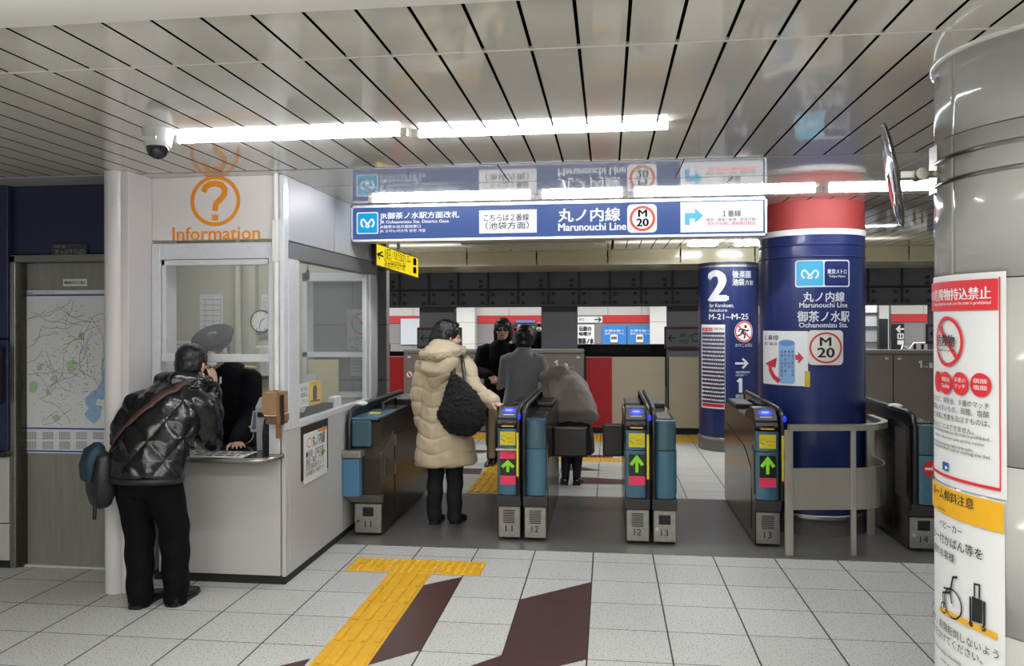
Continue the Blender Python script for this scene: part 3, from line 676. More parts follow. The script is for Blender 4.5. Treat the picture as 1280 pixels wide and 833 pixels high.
for k in range(420):
    x = min(133, rnd.triangular(31, 140, 112)); y = rnd.triangular(373, 532, 475); w_ = rnd.uniform(.6, 2.2)
    if x+w_ < 134: a.rect((x, y, x+w_, y+rnd.uniform(.35, .6)), rnd.choice((1, 4, 4, 5)))
for r_ in range(2):
    for c_ in range(5):
        for i in range(5):
            for j in range(7):
                x = 33+21*c_+2*j; y = 540.5+12*r_+1.9*i
                if x < 133: a.rect((x, y, x+1.2, y+.9), 1)
a.build('print', [mat('map_blue', '2A5DA8', .5), m_ink, mat('map_water', '8fb2d2', .5), mat('map_green', 'a9c49a', .5), mat('map_line', '6f6878', .5), mat('map_red', 'a8666a', .5)], t)
# ---- security camera on the ceiling
t = thing('dome_camera', 'white dome security camera hanging from the ceiling by the first tube', 'camera', (-2.05, 3.36, ZC))
c = (-2.05, 3.36, 0)
MB().lathe([(.066, ZC), (.066, ZC-.03), (.062, ZC-.05), (.060, ZC-.075), (.052, ZC-.082)], c, 32).build('housing', mat('camera_white', 'c8c8c6', .4), t)
MB().lathe([(.05, ZC-.078), (.048, ZC-.1), (.036, ZC-.123), (.018, ZC-.135), (.003, ZC-.138)], c, 32).build('dome', mat('camera_dome', '15151a', .05, coat=.6), t)
MB().box(-2.085, -2.02, 3.293, 3.30, ZC-.062, ZC-.045).build('label', m_paper, t)
# ---- tube lights
m_tube = mat('tube_light', 'F4F8FF', .4, emit=TUBE_E)
def tube_light(x0, x1, y, z, label, group=None, r=.017):
    t = thing('fluorescent_light', label, 'light', ((x0+x1)/2, y, ZC), group)
    z = ZC-.017; r = .0155; b = MB()
    for x in (x0, x1-.035): MB().box(x, x+.035, y-.018, y+.018, z-.018, ZC, .004).build('lamp_holder', m_trimw, t)
    MB().cyl((x0+.03, y, z), (x1-.03, y, z), r, n=16).build('tube', m_tube, t)
tube_light(-2.06, -.91, 3.50, ZC-.055, 'left long tube light of the front ceiling row, ending at the dome camera')
tube_light(-.90, .30, 3.54, ZC-.055, 'right long tube light of the front ceiling row')
tube_light(-1.70, -.50, 5.43, ZC-.045, 'leftmost tube light above the hanging sign', r=.014)
tube_light(-.485, .135, 5.43, ZC-.045, 'short tube light above the middle of the hanging sign', r=.014)
tube_light(.15, 1.41, 5.43, ZC-.045, 'tube light above the right end of the hanging sign', r=.014)
tube_light(1.43, 2.65, 5.43, ZC-.045, 'rightmost tube light, running behind the round mirror', r=.014)
tube_light(.90, 1.26, 9.15, ZC-.06, 'left small tube light in front of the number 2 column', r=.017)
tube_light(1.42, 1.78, 9.2, ZC-.06, 'right small tube light in front of the number 2 column', r=.017)
# ---- round mirror on the right column
t = thing('convex_mirror', 'round convex mirror seen edge on, bracketed to the cream column', 'mirror', (1.0, 2.9, 2.1))
mc = V((1.0, 2.90, 2.10)); nx = V((-.95, .275, -.165)).normalized(); ux = V((0, 0, 1)).cross(nx).normalized(); uz = nx.cross(ux)
def disc_(prof, n=40): return [[mc+nx*h+ux*r_*math.cos(2*PI*k/n)+uz*r_*math.sin(2*PI*k/n) for k in range(n)] for h, r_ in prof]
MB().rings(disc_([(.0, .182), (.007, .175), (.014, .14), (.018, .08), (.020, .005)])).build('mirror_glass', mat('mirror_silver', 'D5D8DC', .04, 1), t)
MB().rings(disc_([(-.006, .15), (-.007, .17), (-.004, .186), (.003, .186), (.005, .180), (.0, .176)])).build('rim', mat('mirror_rim', '2a2b30', .35), t)
MB().rings(disc_([(-.006, .17), (-.012, .10), (-.02, .03), (-.021, .002)])).build('back_shell', m_steeld, t)
b = MB().box(1.02, 1.09, 2.885, 2.915, 2.085, 2.115, .004).cyl((1.088, 2.87, 2.1), (1.088, 2.93, 2.1), .02); b.build('bracket_arm', m_steel, t)
b = MB().box(1.085, 1.15, 2.888, 2.912, 2.09, 2.112, .003).box(1.136, 1.15, 2.86, 2.94, 2.03, 2.20, .003); b.build('bracket_plate', m_steel, t)
# ================================================================== SIGNS
LIT = 1.0
m_signblue = mat('sign_blue_lit', '4F68A6', .4, emit=.85, spec=.05)
m_signwhite = mat('sign_white_lit', 'F4F6FB', .5, emit=1.0, spec=.05)
m_cyan = mat('sign_cyan_lit', '1FA3DC', .4, emit=LIT, spec=.05)
m_signred = mat('sign_red_lit', 'E86A52', .4, emit=.9, spec=.05)
m_signcy = mat('sign_pale_cyan_lit', '6CC4EC', .4, emit=LIT, spec=.05)
m_signink = mat('sign_ink', '06070c', .8, spec=.02)
YS = 5.72
hs = thing('hanging_sign', 'long lit blue station sign hanging over the ticket gates', 'sign', (-.4, YS, 2.33))
MB().box(-1.926, 1.122, YS+.004, YS+.16, 2.192, 2.468, .006, 0, 1).build('housing', m_alu, hs)
b = MB().box(-1.926, 1.122, YS-.006, YS+.01, 2.448, 2.468).box(-1.926, 1.122, YS-.006, YS+.01, 2.192, 2.208).box(-1.926, -1.915, YS-.006, YS+.01, 2.192, 2.468).box(1.109, 1.122, YS-.006, YS+.01, 2.192, 2.468)
b.build('frame', mat('sign_frame', 'D5D8DE', .3, .3), hs)
fr = PlaneY(YS); a = Art(fr, 0, raw=True); a.rect((-1.922, -2.448, 1.109, -2.208)); face = a.build('face', m_signblue, hs)
a = Art(fr, .002)
a.rrect((446, 265.5, 473, 292.5), .08, 0); a.up(); a.rrect((447.2, 266.8, 471.8, 291.5), .08, 1); a.up(); metro_mark(a, (450.5, 272.5, 468.5, 285), 0)
a.text('JR御茶ノ水駅方面改札', (475, 265, 574, 274.6), 0, .03); a.text('JR Ochanomizu Sta. District Gate', (475, 275.3, 561, 280.2), 0, .03); a.text('JR御茶水站方面检票口', (475, 281.5, 526, 286), 0, .02); a.text('JR 오차노미즈역 방면 개찰', (475, 286.8, 532, 291.2), 0, .02)
a.text('丸ノ内線', (698, 260.5, 775, 277), 0, .03); a.text('Marunouchi Line', (698, 279, 782.5, 288.3), 0, .03)
a.rrect((784, 255.5, 821, 291), .16, 0); a.up(); a.ring((787, 257.5, 819, 289.3), .2, 2); a.text('M', (798, 262.5, 808.5, 271), 3, .04); a.text('20', (796, 273.5, 810.5, 283), 3, .04)
a.build('lettering', [m_signwhite, m_cyan, m_signred, m_signink], face)
a = Art(fr, .002); a.rect((599, 262.5, 671, 291.5), 0); a.up(); a.text('こちらは２番線', (605, 267.5, 661, 276.5), 1, .01); a.text('（池袋方面）', (607, 277.5, 661, 286.5), 1, .01); a.build('paper_patch', [m_signwhite, m_signink], face)
a = Art(fr, .002); a.rect((850.5, 252, 954, 290), 0); a.up()
a.poly([(856, 281.5), (856, 266.5), (868.5, 266.5), (868.5, 260.5), (879, 269.8), (868.5, 279), (868.5, 273.5), (862, 273.5), (862, 281.5)], 2)
a.text('１番線', (903, 263, 926, 271), 1, .01); a.text('〈東京・銀座・新宿・荻窪方面〉', (881, 272.5, 946, 276.5), 1); a.text('改札内右側に連絡階段経由', (884, 277, 944, 281.5), 3, .01)
a.build('arrow_panel', [m_signwhite, m_signink, m_signcy, mat('sign_crimson', 'C8324a', .8, spec=.02)], face)
b = MB()
for x in (-1.3, .6): b.cyl((x, YS+.08, 2.46), (x, YS+.08, ZC), .02)
b.build('hanger', m_alu, hs)
# yellow exit sign
A, B = (-1.88, 6.2), (-1.735, 7.05)
ys = thing('yellow_sign', 'lit yellow transfer sign hanging beside the booth', 'sign', (-1.8, 6.6, 2.1))
f2 = PlaneAB(A, B); L = (V(B)-V(A)).length; d_ = (V(B)-V(A)).normalized(); nrm = V((d_.y, -d_.x))
def ab(u, v, n): return f2.w(u, v, n)
pts = [(u, z) for u, z in ((0, 2.232), (L, 2.175), (L, 1.985), (0, 2.047))]
MB().prism(pts, lambda u, z: ab(u, -z, 0), lambda u, z: ab(u, -z, -.04)).build('housing', m_steeld, ys)
a = Art(f2, .002, raw=True); a.put([(0.01, -2.055), (L-.01, -1.992), (L-.01, -2.168), (.01, -2.224)], [[0, 1, 2, 3]], 0, .002); yf = a.build('face', mat('sign_yellow_lit', 'F4D820', .4, emit=1.05, spec=.05), ys)
a = Art(f2, .0035); a.thinarrow((479, 321), (471.5, 318), 2.2, 5); a.text('JR御茶ノ水駅方面改札 出口', (480, 312.5, 513, 329), 0); a.text('JR Ochanomizu Sta.', (480, 325, 507, 334)); a.text('JR御茶水站方面', (480, 329.5, 506, 338)); a.rrect((516, 323, 520, 332), .2, 0); a.rrect((516, 334, 520, 342), .2, 0)
a.build('lettering', mat('yellow_sign_ink', '2c2a10', .8, spec=.02), yf)
MB().cyl((-1.80, 6.6, 2.2), (-1.80, 6.6, ZC), .015).build('hanger', m_alu, ys)
# lettering on the middle column
m_cyanp = mat('mark_cyan', '3E9CC0', .4); m_pale = mat('column_lettering', 'C9CCD2', .5)
f = CylF(CX1, CY1, R1); a = Art(f, .0015)
a.rrect((994, 325, 1061.5, 359), .1, 0); a.up(); a.rrect((995.5, 326.5, 1029, 357.5), .08, 1); a.rrect((1030.5, 326.5, 1060, 357.5), .08, 2); a.up(); metro_mark(a, (1001, 336, 1024, 349), 0)
a.text('東京メトロ', (1034, 336.5, 1057.5, 342.5), 0, .03); a.text('Tokyo Metro', (1036, 344, 1056, 348), 0, .02)
a.text('丸ノ内線', (1004, 365, 1055, 377.5), 0, .02); a.text('Marunouchi Line', (999.5, 378.5, 1058.5, 384.5), 0, .02); a.text('御茶ノ水駅', (997, 389, 1061, 402.5), 0, .02); a.text('Ochanomizu Sta.', (999, 403.5, 1059, 409.5), 0, .02)
a.build('lettering', [m_pale, m_cyanp, m_blue], col1)
a = Art(f, .002); a.rrect((1009.5, 413, 1053.5, 456.5), .13, 0); a.up(); a.ring((1011.5, 415.5, 1052, 454.5), .12, 1); a.text('M', (1025, 422, 1038.5, 432.5), 2, .035); a.text('20', (1022, 435, 1042.5, 447), 2, .035)
o = a.build('station_number_plate', [mat('plate_cream', 'CFC9C0', .5), mat('plate_red', 'B43438', .5), m_ink]); tag(o, 'cream M20 plate with red ring on the middle navy column', 'sign')
a = Art(f, .0018); a.rect((954.5, 414, 1010, 482))
pw = a.build('paper_notice', m_paper); tag(pw, 'white paper with red arrows round a blue cylinder, taped on the navy column', 'poster')
a = Art(f, .003); a.rrect((974, 426, 994, 480), .2, 0); a.up(); a.disc((974.5, 425, 994, 433), 1)
for k in range(4): a.text('東京銀座新宿方面'[:7-k % 2], (976.2+4.4*k, 436, 978.4+4.4*k, 470+3*(k % 2)), 2) if 0 else None
for k in range(4):
    for j in range(7-(k % 3)): a.text('右側に連絡階段経由で番線へ東京銀座方面行'[(k*5+j) % 20], (976.5+4.4*k, 438+4.8*j, 979.3+4.4*k, 441.8+4.8*j), 2)
a.stroke([(975, 477), (968, 471), (964, 463), (963, 452)], 6, 3); a.poly([(957.5, 455), (972, 447), (970, 460)], 3); a.stroke([(994.5, 447), (999, 447)], 6, 3); a.poly([(998, 440), (1004.5, 447.5), (998, 455)], 3)
a.text('１番線', (957, 419, 974, 425), 2); a.text('東京・銀座方面', (957, 428, 972, 432), 2)
a.build('print', [mat('cylinder_blue', '7FA3CC', .5), mat('cylinder_top', '5b86b8', .5), m_ink, mat('arrow_red', 'B93040', .5)], pw)
a = Art(f, .0042); a.rect((1006, 464, 1012.5, 484)); o = a.build('yellow_note', mat('note_yellow', 'B9A531', .6)); tag(o, 'small yellow note on the corner of the taped white paper', 'note')
# lettering and timetable on the back column
f = CylF(CX2, CY2, R2); a = Art(f, .0015)
a.text('2', (886.5, 339, 908.5, 375.5), 0, .045)
a.text('後楽園', (915.5, 338.5, 938, 347.5), 0, .02); a.text('池袋', (915.5, 348.5, 930, 357), 0, .02); a.text('方面', (931, 350.5, 941, 356.5), 0, .01)
a.text('for Korakuen,', (887, 379.5, 917, 385), 0, .01); a.text('Ikebukuro', (887, 386, 909, 390), 0, .01); a.text('M-21~M-25', (886.5, 392.5, 935, 399.5), 0, .02)
a.text('かけこみ禁止', (919, 429.5, 940, 434), 0); a.thinarrow((919, 454.5), (934, 454.5), 2.6, 6, 0); a.text('連絡通路経由', (919.5, 464, 937, 467), 0); a.text('荻窪方面ホーム', (919.5, 468, 934, 470.5), 0)
a.stroke([(921.5, 477.5), (926, 473.5)], 3, 0); a.rect((923.5, 473.5, 927.8, 491), 0); a.text('銀座', (919.5, 493, 930, 498), 0)
a.build('lettering', m_pale, col2)
a = Art(f, .002); a.disc((918, 401.5, 940.5, 428), 0); a.up(); a.ring((918.5, 402, 940, 427.5), .13, 1)
a.disc((930, 406.5, 933.2, 410.5), 2); a.stroke([(929.5, 411.5), (927, 417)], 3.4, 2); a.stroke([(929.5, 412), (933.5, 414), (936, 412.5)], 1.7, 2); a.stroke([(928.5, 412), (924.5, 412), (923, 415)], 1.7, 2); a.stroke([(927.3, 416.5), (931, 418.5), (930, 423.5)], 1.9, 2); a.stroke([(927, 416.5), (924.5, 419.5), (921.5, 419.5)], 1.9, 2)
a.stroke([(921.5, 406.5), (937, 423)], 1.8, 1)
o = a.build('no_rushing_sign', [m_wht, m_red, m_ink]); tag(o, 'round no running sign with red slash on the number 2 column', 'sign')
a = Art(f, .003); a.rect((877.5, 406, 906.5, 511), 0); tt = a.build('timetable', m_paper); tag(tt, 'tall striped timetable panel on the number 2 column', 'timetable')
a = Art(f, .0042); a.rect((877.5, 406, 906.5, 409), 3); a.rect((878.5, 410, 891, 414), 1); a.rect((879, 505, 905, 509), 1); a.rect((892, 409.5, 905.5, 413), 0); a.text('後楽園・池袋方面', (880, 410.7, 890, 413.3), 3); a.text('M-20', (894, 410, 904, 412.6), 2)
rnd = random.Random(5); a.rect((878.5, 415.5, 906, 504), 2); a.up()
for k in range(17):
    y = 419+5*k; a.rect((879, y, 905.5, y+2.0), 3); a.up()
    x = 880
    while x < 904: w_ = rnd.uniform(.8, 2.2); a.rect((x, y+.4, x+w_, y+1.6), rnd.choice((2, 2, 2, 1))); x += w_+.9
    a.n -= 0
a.build('print', [mat('panel_cream', 'cbbfae', .5), m_red, mat('print_navy', '39405c', .5), m_wht], tt)
# posters on the right column
f = CylF(CX3, CY3, R3); f.r = R3
def curved_sheet(name, u0, u1, zt0, zt1, zb0, zb1, label, m):
    a = Art(f, .003); c = 16; pts = []
    for i in range(c+1): q = i/c; u = u0+(u1-u0)*q; pts += [(u, -(zb0+(zb1-zb0)*q)), (u, -(zt0+(zt1-zt0)*q))]
    a.put(pts, [[2*i, 2*i+2, 2*i+3, 2*i+1] for i in range(c)], 0, .003); return tag(a.build(name, m), label, 'poster')
def U(px, py): return f.uv(px, py)
uR = U(1259, 480)[0]; uR2 = U(1252, 700)[0]; uL = U(1173.5, 480)[0]-.28
# world-level layout: the sheet hangs level, its left part turns out of sight round the column
zT, zB = 1.738, 1.037
p1 = curved_sheet('danger_poster', uL, uR, zT, zT, zB, zB, 'white and red dangerous goods poster on the cream column', m_paper)
m_pr = mat('poster_red', 'D0272F', .45); m_yp = mat('poster_yellow', 'DDA51A', .5)
a = Art(f, .0042, raw=True); W = uR-uL
def Y_(y, x=1220): return f.uv(x, y)[1]
ub = uR-.022
a.rect((uL+.02, -1.717, ub, -1.62), 0); a.rect((uL+.01, -1.072, ub+.006, -1.062), 0); a.rect((ub+.003, -1.722, ub+.007, -1.062), 0)
a.raw = False; a.up()
def T(t, x0, y0, x1, y1, mi=1, bold=0.0, natural=True):
    "a line of text whose left and right ends are read off the photograph on the curved sheet"
    vs, fs = text_mesh(t); bx0 = min(p[0] for p in vs); bx1 = max(p[0] for p in vs); by0 = min(p[1] for p in vs); by1 = max(p[1] for p in vs)
    u0, u1 = f.uv(x0, (y0+y1)/2)[0], f.uv(x1, (y0+y1)/2)[0]; xm = (x0+x1)/2; v0, v1 = f.uv(x1, y0)[1], f.uv(x1, y1)[1]
    if natural: u0 = u1-(v1-v0)/(by1-by0)*(bx1-bx0)*.97     # the line keeps its letter width and runs on round the column, out of sight
    for k in ((-1, 1) if bold else (0,)): a.put([(u0+(p[0]-bx0)/(bx1-bx0)*(u1-u0)+k*bold*(v1-v0), v1-(p[1]-by0)/(by1-by0)*(v1-v0)) for p in vs], fs, mi, a.n+k*.00005)
T('車内への危険物持込禁止', 1174.5, 358, 1241, 374, 3, .03); T('Bringing dangerous items on the train is prohibited', 1174.5, 376, 1241, 381.5, 3, .01)
uc = f.uv(1187, 427)[0]
def rg(u, z, rad, t, mi, n=36):
    pts = []
    for i in range(n): c_, s_ = math.cos(2*PI*i/n), math.sin(2*PI*i/n); pts += [(u+rad*c_, -z-rad*s_), (u+rad*(1-t)*c_, -z-rad*(1-t)*s_)]
    a.put(pts, [[2*i, 2*((i+1) % n), 2*((i+1) % n)+1, 2*i+1] for i in range(n)], mi, a.n)
def dk(u, z, rad, mi, n=24): a.put([(u, -z)]+[(u+rad*math.cos(2*PI*i/n), -z-rad*math.sin(2*PI*i/n)) for i in range(n)], [[0, 1+i, 1+(i+1) % n] for i in range(n)], mi, a.n)
zc_ = -f.uv(1187, 427)[1]; rg(uc, zc_, .084, .15, 0)
a.put([(uc-.058, -zc_-.045), (uc-.048, -zc_-.056), (uc+.056, -zc_+.044), (uc+.046, -zc_+.055)], [[0, 1, 2, 3]], 0, a.n)
a.up(); T('危険物', 1176, 419, 1196.5, 434, 1, .03, False); T('Dangerous goods', 1176.5, 437, 1197, 441, 1, 0, False)
a.up(); a.n -= .0014
for x, y, l1, l2 in ((1185.5, 479, '揮発油', 'Gasoline'), (1203, 480, '多量の', 'マッチ'), (1228, 481.5, '硫酸', '塩酸')):
    u, v = f.uv(x, y); dk(u, -v, .038, 0); a.up()
    for s_, dz in ((l1, .012), (l2, -.009)):
        vs, fs = text_mesh(s_); bx0 = min(p[0] for p in vs); bx1 = max(p[0] for p in vs); by0 = min(p[1] for p in vs); by1 = max(p[1] for p in vs)
        a.put([(u-.025+.05*(p[0]-bx0)/(bx1-bx0), v-dz+.007-.015*(p[1]-by0)/(by1-by0)) for p in vs], fs, 3, a.n)
    a.n -= .0014
u, v = f.uv(1176, 477); dk(u, -v, .036, 0)
T('火薬類、高圧ガスなど、揮発油、多量のマッチ', 1174.2, 504, 1239, 512); T('その他の燃焼しやすいもの、硫酸、塩酸', 1174.2, 514.5, 1239, 523); T('など他の旅客に危害を及ぼすものは、', 1174.2, 526, 1240, 534.5); T('車内に持ち込むことはできません。', 1174.2, 536, 1220, 544)
T('Bringing the following items on the train is prohibited.', 1174.5, 547.5, 1240, 553.5); T('Explosives, high pressure gases, gasoline, matches', 1174.5, 554.5, 1233, 559.5); T('and other items presenting highly combustible,', 1174.5, 561.5, 1219, 566.5); T('sulphuric acid, hydrochloric acid or anything else that', 1174.5, 570, 1240, 576)
ub0 = f.uv(1181.5, 585)[0]; v_ = f.uv(1185, 584)[1]; a.put([(ub0, v_+.012), (ub0+.038, v_+.012), (ub0+.038, v_-.016), (ub0, v_-.016)], [[0, 1, 2, 3]], 4, a.n); a.up(); a.put([(ub0+.02, v_+.006), (ub0+.034, v_+.006), (ub0+.034, v_-.004), (ub0+.02, v_-.004)], [[0, 1, 2, 3]], 3, a.n)
a.build('print', [m_pr, m_ink, m_yp, m_wht, mat('print_cobalt', '1c5fa0', .5)], p1)
p2_ = curved_sheet('slope_poster', uL, uR2+.012, 1.03, 1.03, .30, .30, 'white and yellow sloping floor caution poster low on the cream column', m_paper)
a = Art(f, .0042, raw=True); a.rect((uL, -1.028, uR2+.012, -.935), 0); a.raw = False; a.up()
T('ホーム傾斜注意', 1174.3, 624, 1220, 638, 1, .02); T('Slope caution', 1174.3, 637, 1185, 641)
T('ベビーカー', 1174.5, 661, 1206, 670.5, 1, .01); T('車いす、キャリー付かばん等を', 1174.5, 687, 1231, 701, 1, .01); T('ご利用のお客様', 1174.5, 693.5, 1196, 705, 1, .01)
a.stroke([(1178, 761), (1190, 768), (1210, 778), (1230, 787), (1249, 796)], 6, 0, metres=.02)
def pts(ps): return ps
uw, vw = f.uv(1193.5, 755); rg(uw, -vw, .050, .12, 1); u2, v2 = f.uv(1183, 760); rg(u2, -v2, .02, .25, 1)
a.stroke([(1200, 722), (1194.5, 722), (1191, 741), (1182, 741)], 2, 1, metres=.008); a.stroke([(1182, 741), (1183.5, 760)], 2, 1, metres=.007); a.stroke([(1183, 735), (1191, 737)], 2, 1, metres=.007); a.stroke([(1191, 741), (1193, 755)], 2, 1, metres=.007)
a.put([f.uv(*p) for p in ((1218, 745), (1231, 751), (1230.5, 780), (1217.5, 776))], [[0, 1, 2, 3][::-1]], 1, a.n)
a.stroke([(1221, 746), (1221, 730), (1227, 731.5), (1227, 749)], 2, 1, metres=.006); a.stroke([(1215.8, 746), (1216, 777)], 2, 1, metres=.008); a.stroke([(1233, 752), (1233, 783)], 2, 1, metres=.008)
for x, y in ((1216.8, 780), (1231.8, 786)): u, v = f.uv(x, y); dk(u, -v, .009, 1)
T('ホームに傾斜があります。転落転倒しないよう', 1175, 813, 1251, 825, 1); T('車輪止めのブレーキをかけてください。', 1175, 819.5, 1231, 831.5, 1); T('When you are using a wheelchair', 1176, 829, 1205, 835, 1); T('stroller or luggage', 1177, 838, 1200, 843, 1)
a.build('print', [m_yp, m_ink, m_red, m_wht], p2_)
# ---- opposite platform graphics
fp = PlaneY(22.46)
def farsheet(name, b_, label, m, items=(), mats=None, cat='poster'):
    o = sheet(name, fp, b_, label, m, .01, cat); a = Art(fp, .02)
    for it in items: it(a)
    if items: a.build('print', mats, o)
    return o
m_adblue = mat('advert_blue', '3C86D4', .4); m_advan = mat('advert_white', 'e6e8ea', .5)
def ad(x):
    def g(a):
        a.text('お得な旅へ', (x+4, 412, x+28, 415), 0, .03); a.text('東京ジョイフル', (x+4, 416, x+28, 418.5), 0, .02)
        a.rrect((x+11, 418.5, x+20, 430), .2, 0); a.up(); a.rect((x+12, 421, x+19, 424.5), 1); a.rect((x+10, 428, x+21, 430.5), 1)
    return g
farsheet('blue_advert', (752.5, 407, 783, 431), 'left blue advert with a white vehicle on the opposite platform wall', m_adblue, [ad(752)], [m_advan, mat('advert_gold', '6d6a52', .5)])
farsheet('blue_advert', (784.5, 407, 815, 431), 'right blue advert with a white vehicle on the opposite platform wall', m_adblue, [ad(784)], [m_advan, mat('advert_gold', '6d6a52', .5)])
farsheet('black_text_board', (721.5, 406, 743, 431), 'white board with large black writing on the opposite platform wall', m_advan, [lambda a: (a.text('伝統の', (724, 408, 739, 414), 0, .04), a.text('味噌汁', (724, 415, 739, 420), 0, .04), a.text('御茶ノ水', (723, 423, 742, 430), 0, .06))], [m_ink])
farsheet('arrow_sign', (721, 396, 753, 403.5), 'white direction sign with black arrow on the opposite platform wall', m_advan, [lambda a: (a.thinarrow((743, 399.7), (751, 399.7), 1.3, 3), a.text('出口', (724, 398, 730, 401)))], [m_ink], 'sign')
farsheet('white_board', (501, 398.5, 525, 431), 'plain white board on the opposite platform wall, left', mat('board_white', 'C4CAD2', .4), cat='board')
farsheet('number_poster', (575.5, 405, 584.5, 431), 'narrow colourful poster beside the pale pilaster', m_advan, [lambda a: (a.rect((576, 406, 580, 412), 0), a.rect((580.5, 406, 584, 412), 1), a.rect((577, 415, 584, 421), 2), a.rect((577, 424, 583, 429), 2))], [mat('num_yellow', 'd0b030', .5), m_cyanp, m_ink])
rnd = random.Random(9)
farsheet('flower_advert', (640, 405.5, 677.5, 438), 'wide dark advert with pink and green pictures on the opposite wall', mat('advert_dark', '2b2230', .5), [lambda a: [a.disc((x, y, x+4, y+4), rnd.randrange(4)) for x, y in [(rnd.uniform(641, 673), rnd.uniform(406, 416)) for _ in range(26)]]], [mat('advert_pink', 'c7467e', .5), mat('advert_green', '4c9a52', .5), mat('advert_pale', 'd8c8c0', .5), m_red])
a = Art(fp, .03); a.rect((645, 400.5, 669, 403.5)); tag(a.build('exit_sign', mat('small_sign_blue', '5b86c0', .4)), 'small blue strip sign on the red band of the opposite wall', 'sign')
# right-hand part of the opposite platform
o = MB().box(7.70, 8.02, 22.43, 22.46, .45, 1.48).build('pictogram_sign', mat('sign_black', '202124', .4)); tag(o, 'tall black sign with white left arrow on the opposite platform', 'sign')
a = Art(PlaneY(22.43), .01); a.thinarrow((1130, 411.5), (1121, 411.5), 2, 4); a.rrect((1121.5, 417, 1129.5, 424), .1); a.rrect((1121.5, 425.5, 1129.5, 431), .1); a.up(); a.rrect((1123, 418.3, 1125, 423), .3, 1); a.rrect((1126.3, 418.3, 1128.3, 423), .3, 1)
a.build('lettering', [m_wht, m_ink], o)
t = thing('lift_shaft', 'glazed lift shaft with steel edges on the opposite platform', 'lift', (7.0, 21.2, 0))
MB().box(6.35, 6.85, 20.9, 21.6, 0, 2.5, .01).build('glass_wall', mat('lift_glass', 'C8CCD2', .15, .1), t)
MB().box(6.86, 7.10, 20.95, 21.6, 0, 1.62, .01).build('door', mat('lift_door', '4d4f52', .3, .6), t)
b = MB()
for x in (6.35, 6.83, 7.12): b.box(x-.02, x+.02, 20.86, 20.9, 0, 2.5)
for z in (.6, 1.0, 1.4, 1.75): b.box(6.33, 6.86, 20.865, 20.9, z, z+.03)
b.build('edge_frame', m_steel, t)
t = thing('platform_railing', 'low black railing with white top bar on the opposite platform', 'railing', (8.0, 20.5, 0))
b = MB()
for k in range(9): b.box(7.55+.18*k, 7.60+.18*k, 20.48, 20.52, 0, .98)
b.build('baluster', m_black, t); MB().tube([(7.2, 20.5, .6), (7.3, 20.5, .95), (7.45, 20.5, .85), (7.55, 20.5, 1.0), (9.1, 20.5, 1.02)], .03).build('top_bar', m_trimw, t)
# arrow signs on the posts between the tracks
def post_sign(x0, y0, x1, y1, label):
    p = PlaneY(14.3); (u0, v0), (u1, v1) = p.uv(x0, y0), p.uv(x1, y1)
    t = thing('arrow_sign', label, 'sign', ((u0+u1)/2, 14.3, -(v0+v1)/2))
    MB().box(u0, u1, 14.31, 14.36, -v1, -v0, .01).build('frame', mat('sign_frame_maroon', '4a2426', .5), t)
    fc = MB().box(u0+.03, u1-.03, 14.30, 14.312, -v1+.05, -v0-.05).build('face', mat('sign_dull_grey', '5d5f63', .4), t)
    a = Art(p, .003); ym = (y0+y1)/2; a.thinarrow((x0+14, ym), (x0+5, ym), 1.4, 4); a.text('御茶ノ水', (x0+19, ym-6, x0+34, ym-1)); a.text('M20', (x0+20, ym+2, x0+30, ym+7)); a.ring((x0+34, ym-6, min(x1-3, x0+44), ym+5), .2); a.build('lettering', m_ink, fc)
post_sign(521, 409.5, 577, 436.5, 'dim grey arrow sign on the track post behind the cream coat')
post_sign(830.5, 408.5, 884, 437, 'dim grey arrow sign on the track post left of the number 2 column')
post_sign(1158, 405, 1190, 430, 'dim grey arrow sign on the track post behind the cream column')
# ---- platform doors, near side
m_pocket = mat('door_pocket', '837a74', .4, .3, var=.08, vs=3); m_pocket2 = mat('door_pocket_top', '8d877d', .35, .4)
m_slide = mat('sliding_door_cream', 'B3A992', .4, var=.05, vs=2); m_slred = mat('sliding_door_red', 'A31520', .35)
def pocket(x0, x1, label, texts):
    t = thing('platform_door_housing', label, 'platform barrier', ((x0+x1)/2, 11.1, 0))
    MB().box(x0, x1, 11.0, 11.2, .02, 1.125, .006, 0, 1).build('cabinet', m_pocket, t); MB().box(x0, x1, 10.985, 11.2, 1.13, 1.187, .015).build('top_rail', m_pocket2, t)
    b = MB()
    n = max(1, round((x1-x0)/.85)); 
    for k in range(1, n): x = x0+(x1-x0)*k/n; b.box(x-.004, x+.004, 10.995, 11.0, .05, 1.12)
    b.box(x0, x1, 10.996, 11.0, .10, .106); b.build('panel_joint', m_slot, t)
    b = MB()
    for k in range(n):
        for dx in (.08, (x1-x0)/n-.08): b.ball((x0+(x1-x0)*k/n+dx, 10.99, 1.07), .03, .015, .022, n=10, m=6)
    b.build('lamp', mat('door_lamp', 'd8dce0', .2, .4), t)
    return t
pk = pocket(-2.93, -.335, 'left platform door housing numbered 1, behind the passengers', 0)
pf = PlaneY(10.995); a = Art(pf, .002)
a.stroke([(693.5, 453.5), (696, 450.5)], 2, 0); a.rect((695.2, 450.5, 697.5, 460), 0); a.text('号車', (699, 457.5, 704.5, 460.5), 0); a.text('2', (705.5, 454.5, 710, 460.8), 0, .05); a.text('ドア', (711, 458, 717, 460.5), 0); a.build('lettering', m_wht, pk)
a = Art(pf, .002); a.text('池袋方面', (693, 462.2, 717, 464.2), 0); a.build('lettering', mat('door_orange', 'a8604a', .5), pk)
a = Art(pf, .002)
for x in (507.5, 517.5): a.disc((x, 463.5, x+9, 473), 0); a.up(); a.ring((x, 463.5, x+9, 473), .2, 1); a.stroke([(x+3, 466), (x+6, 471)], 1.6, 2); a.n -= .0006
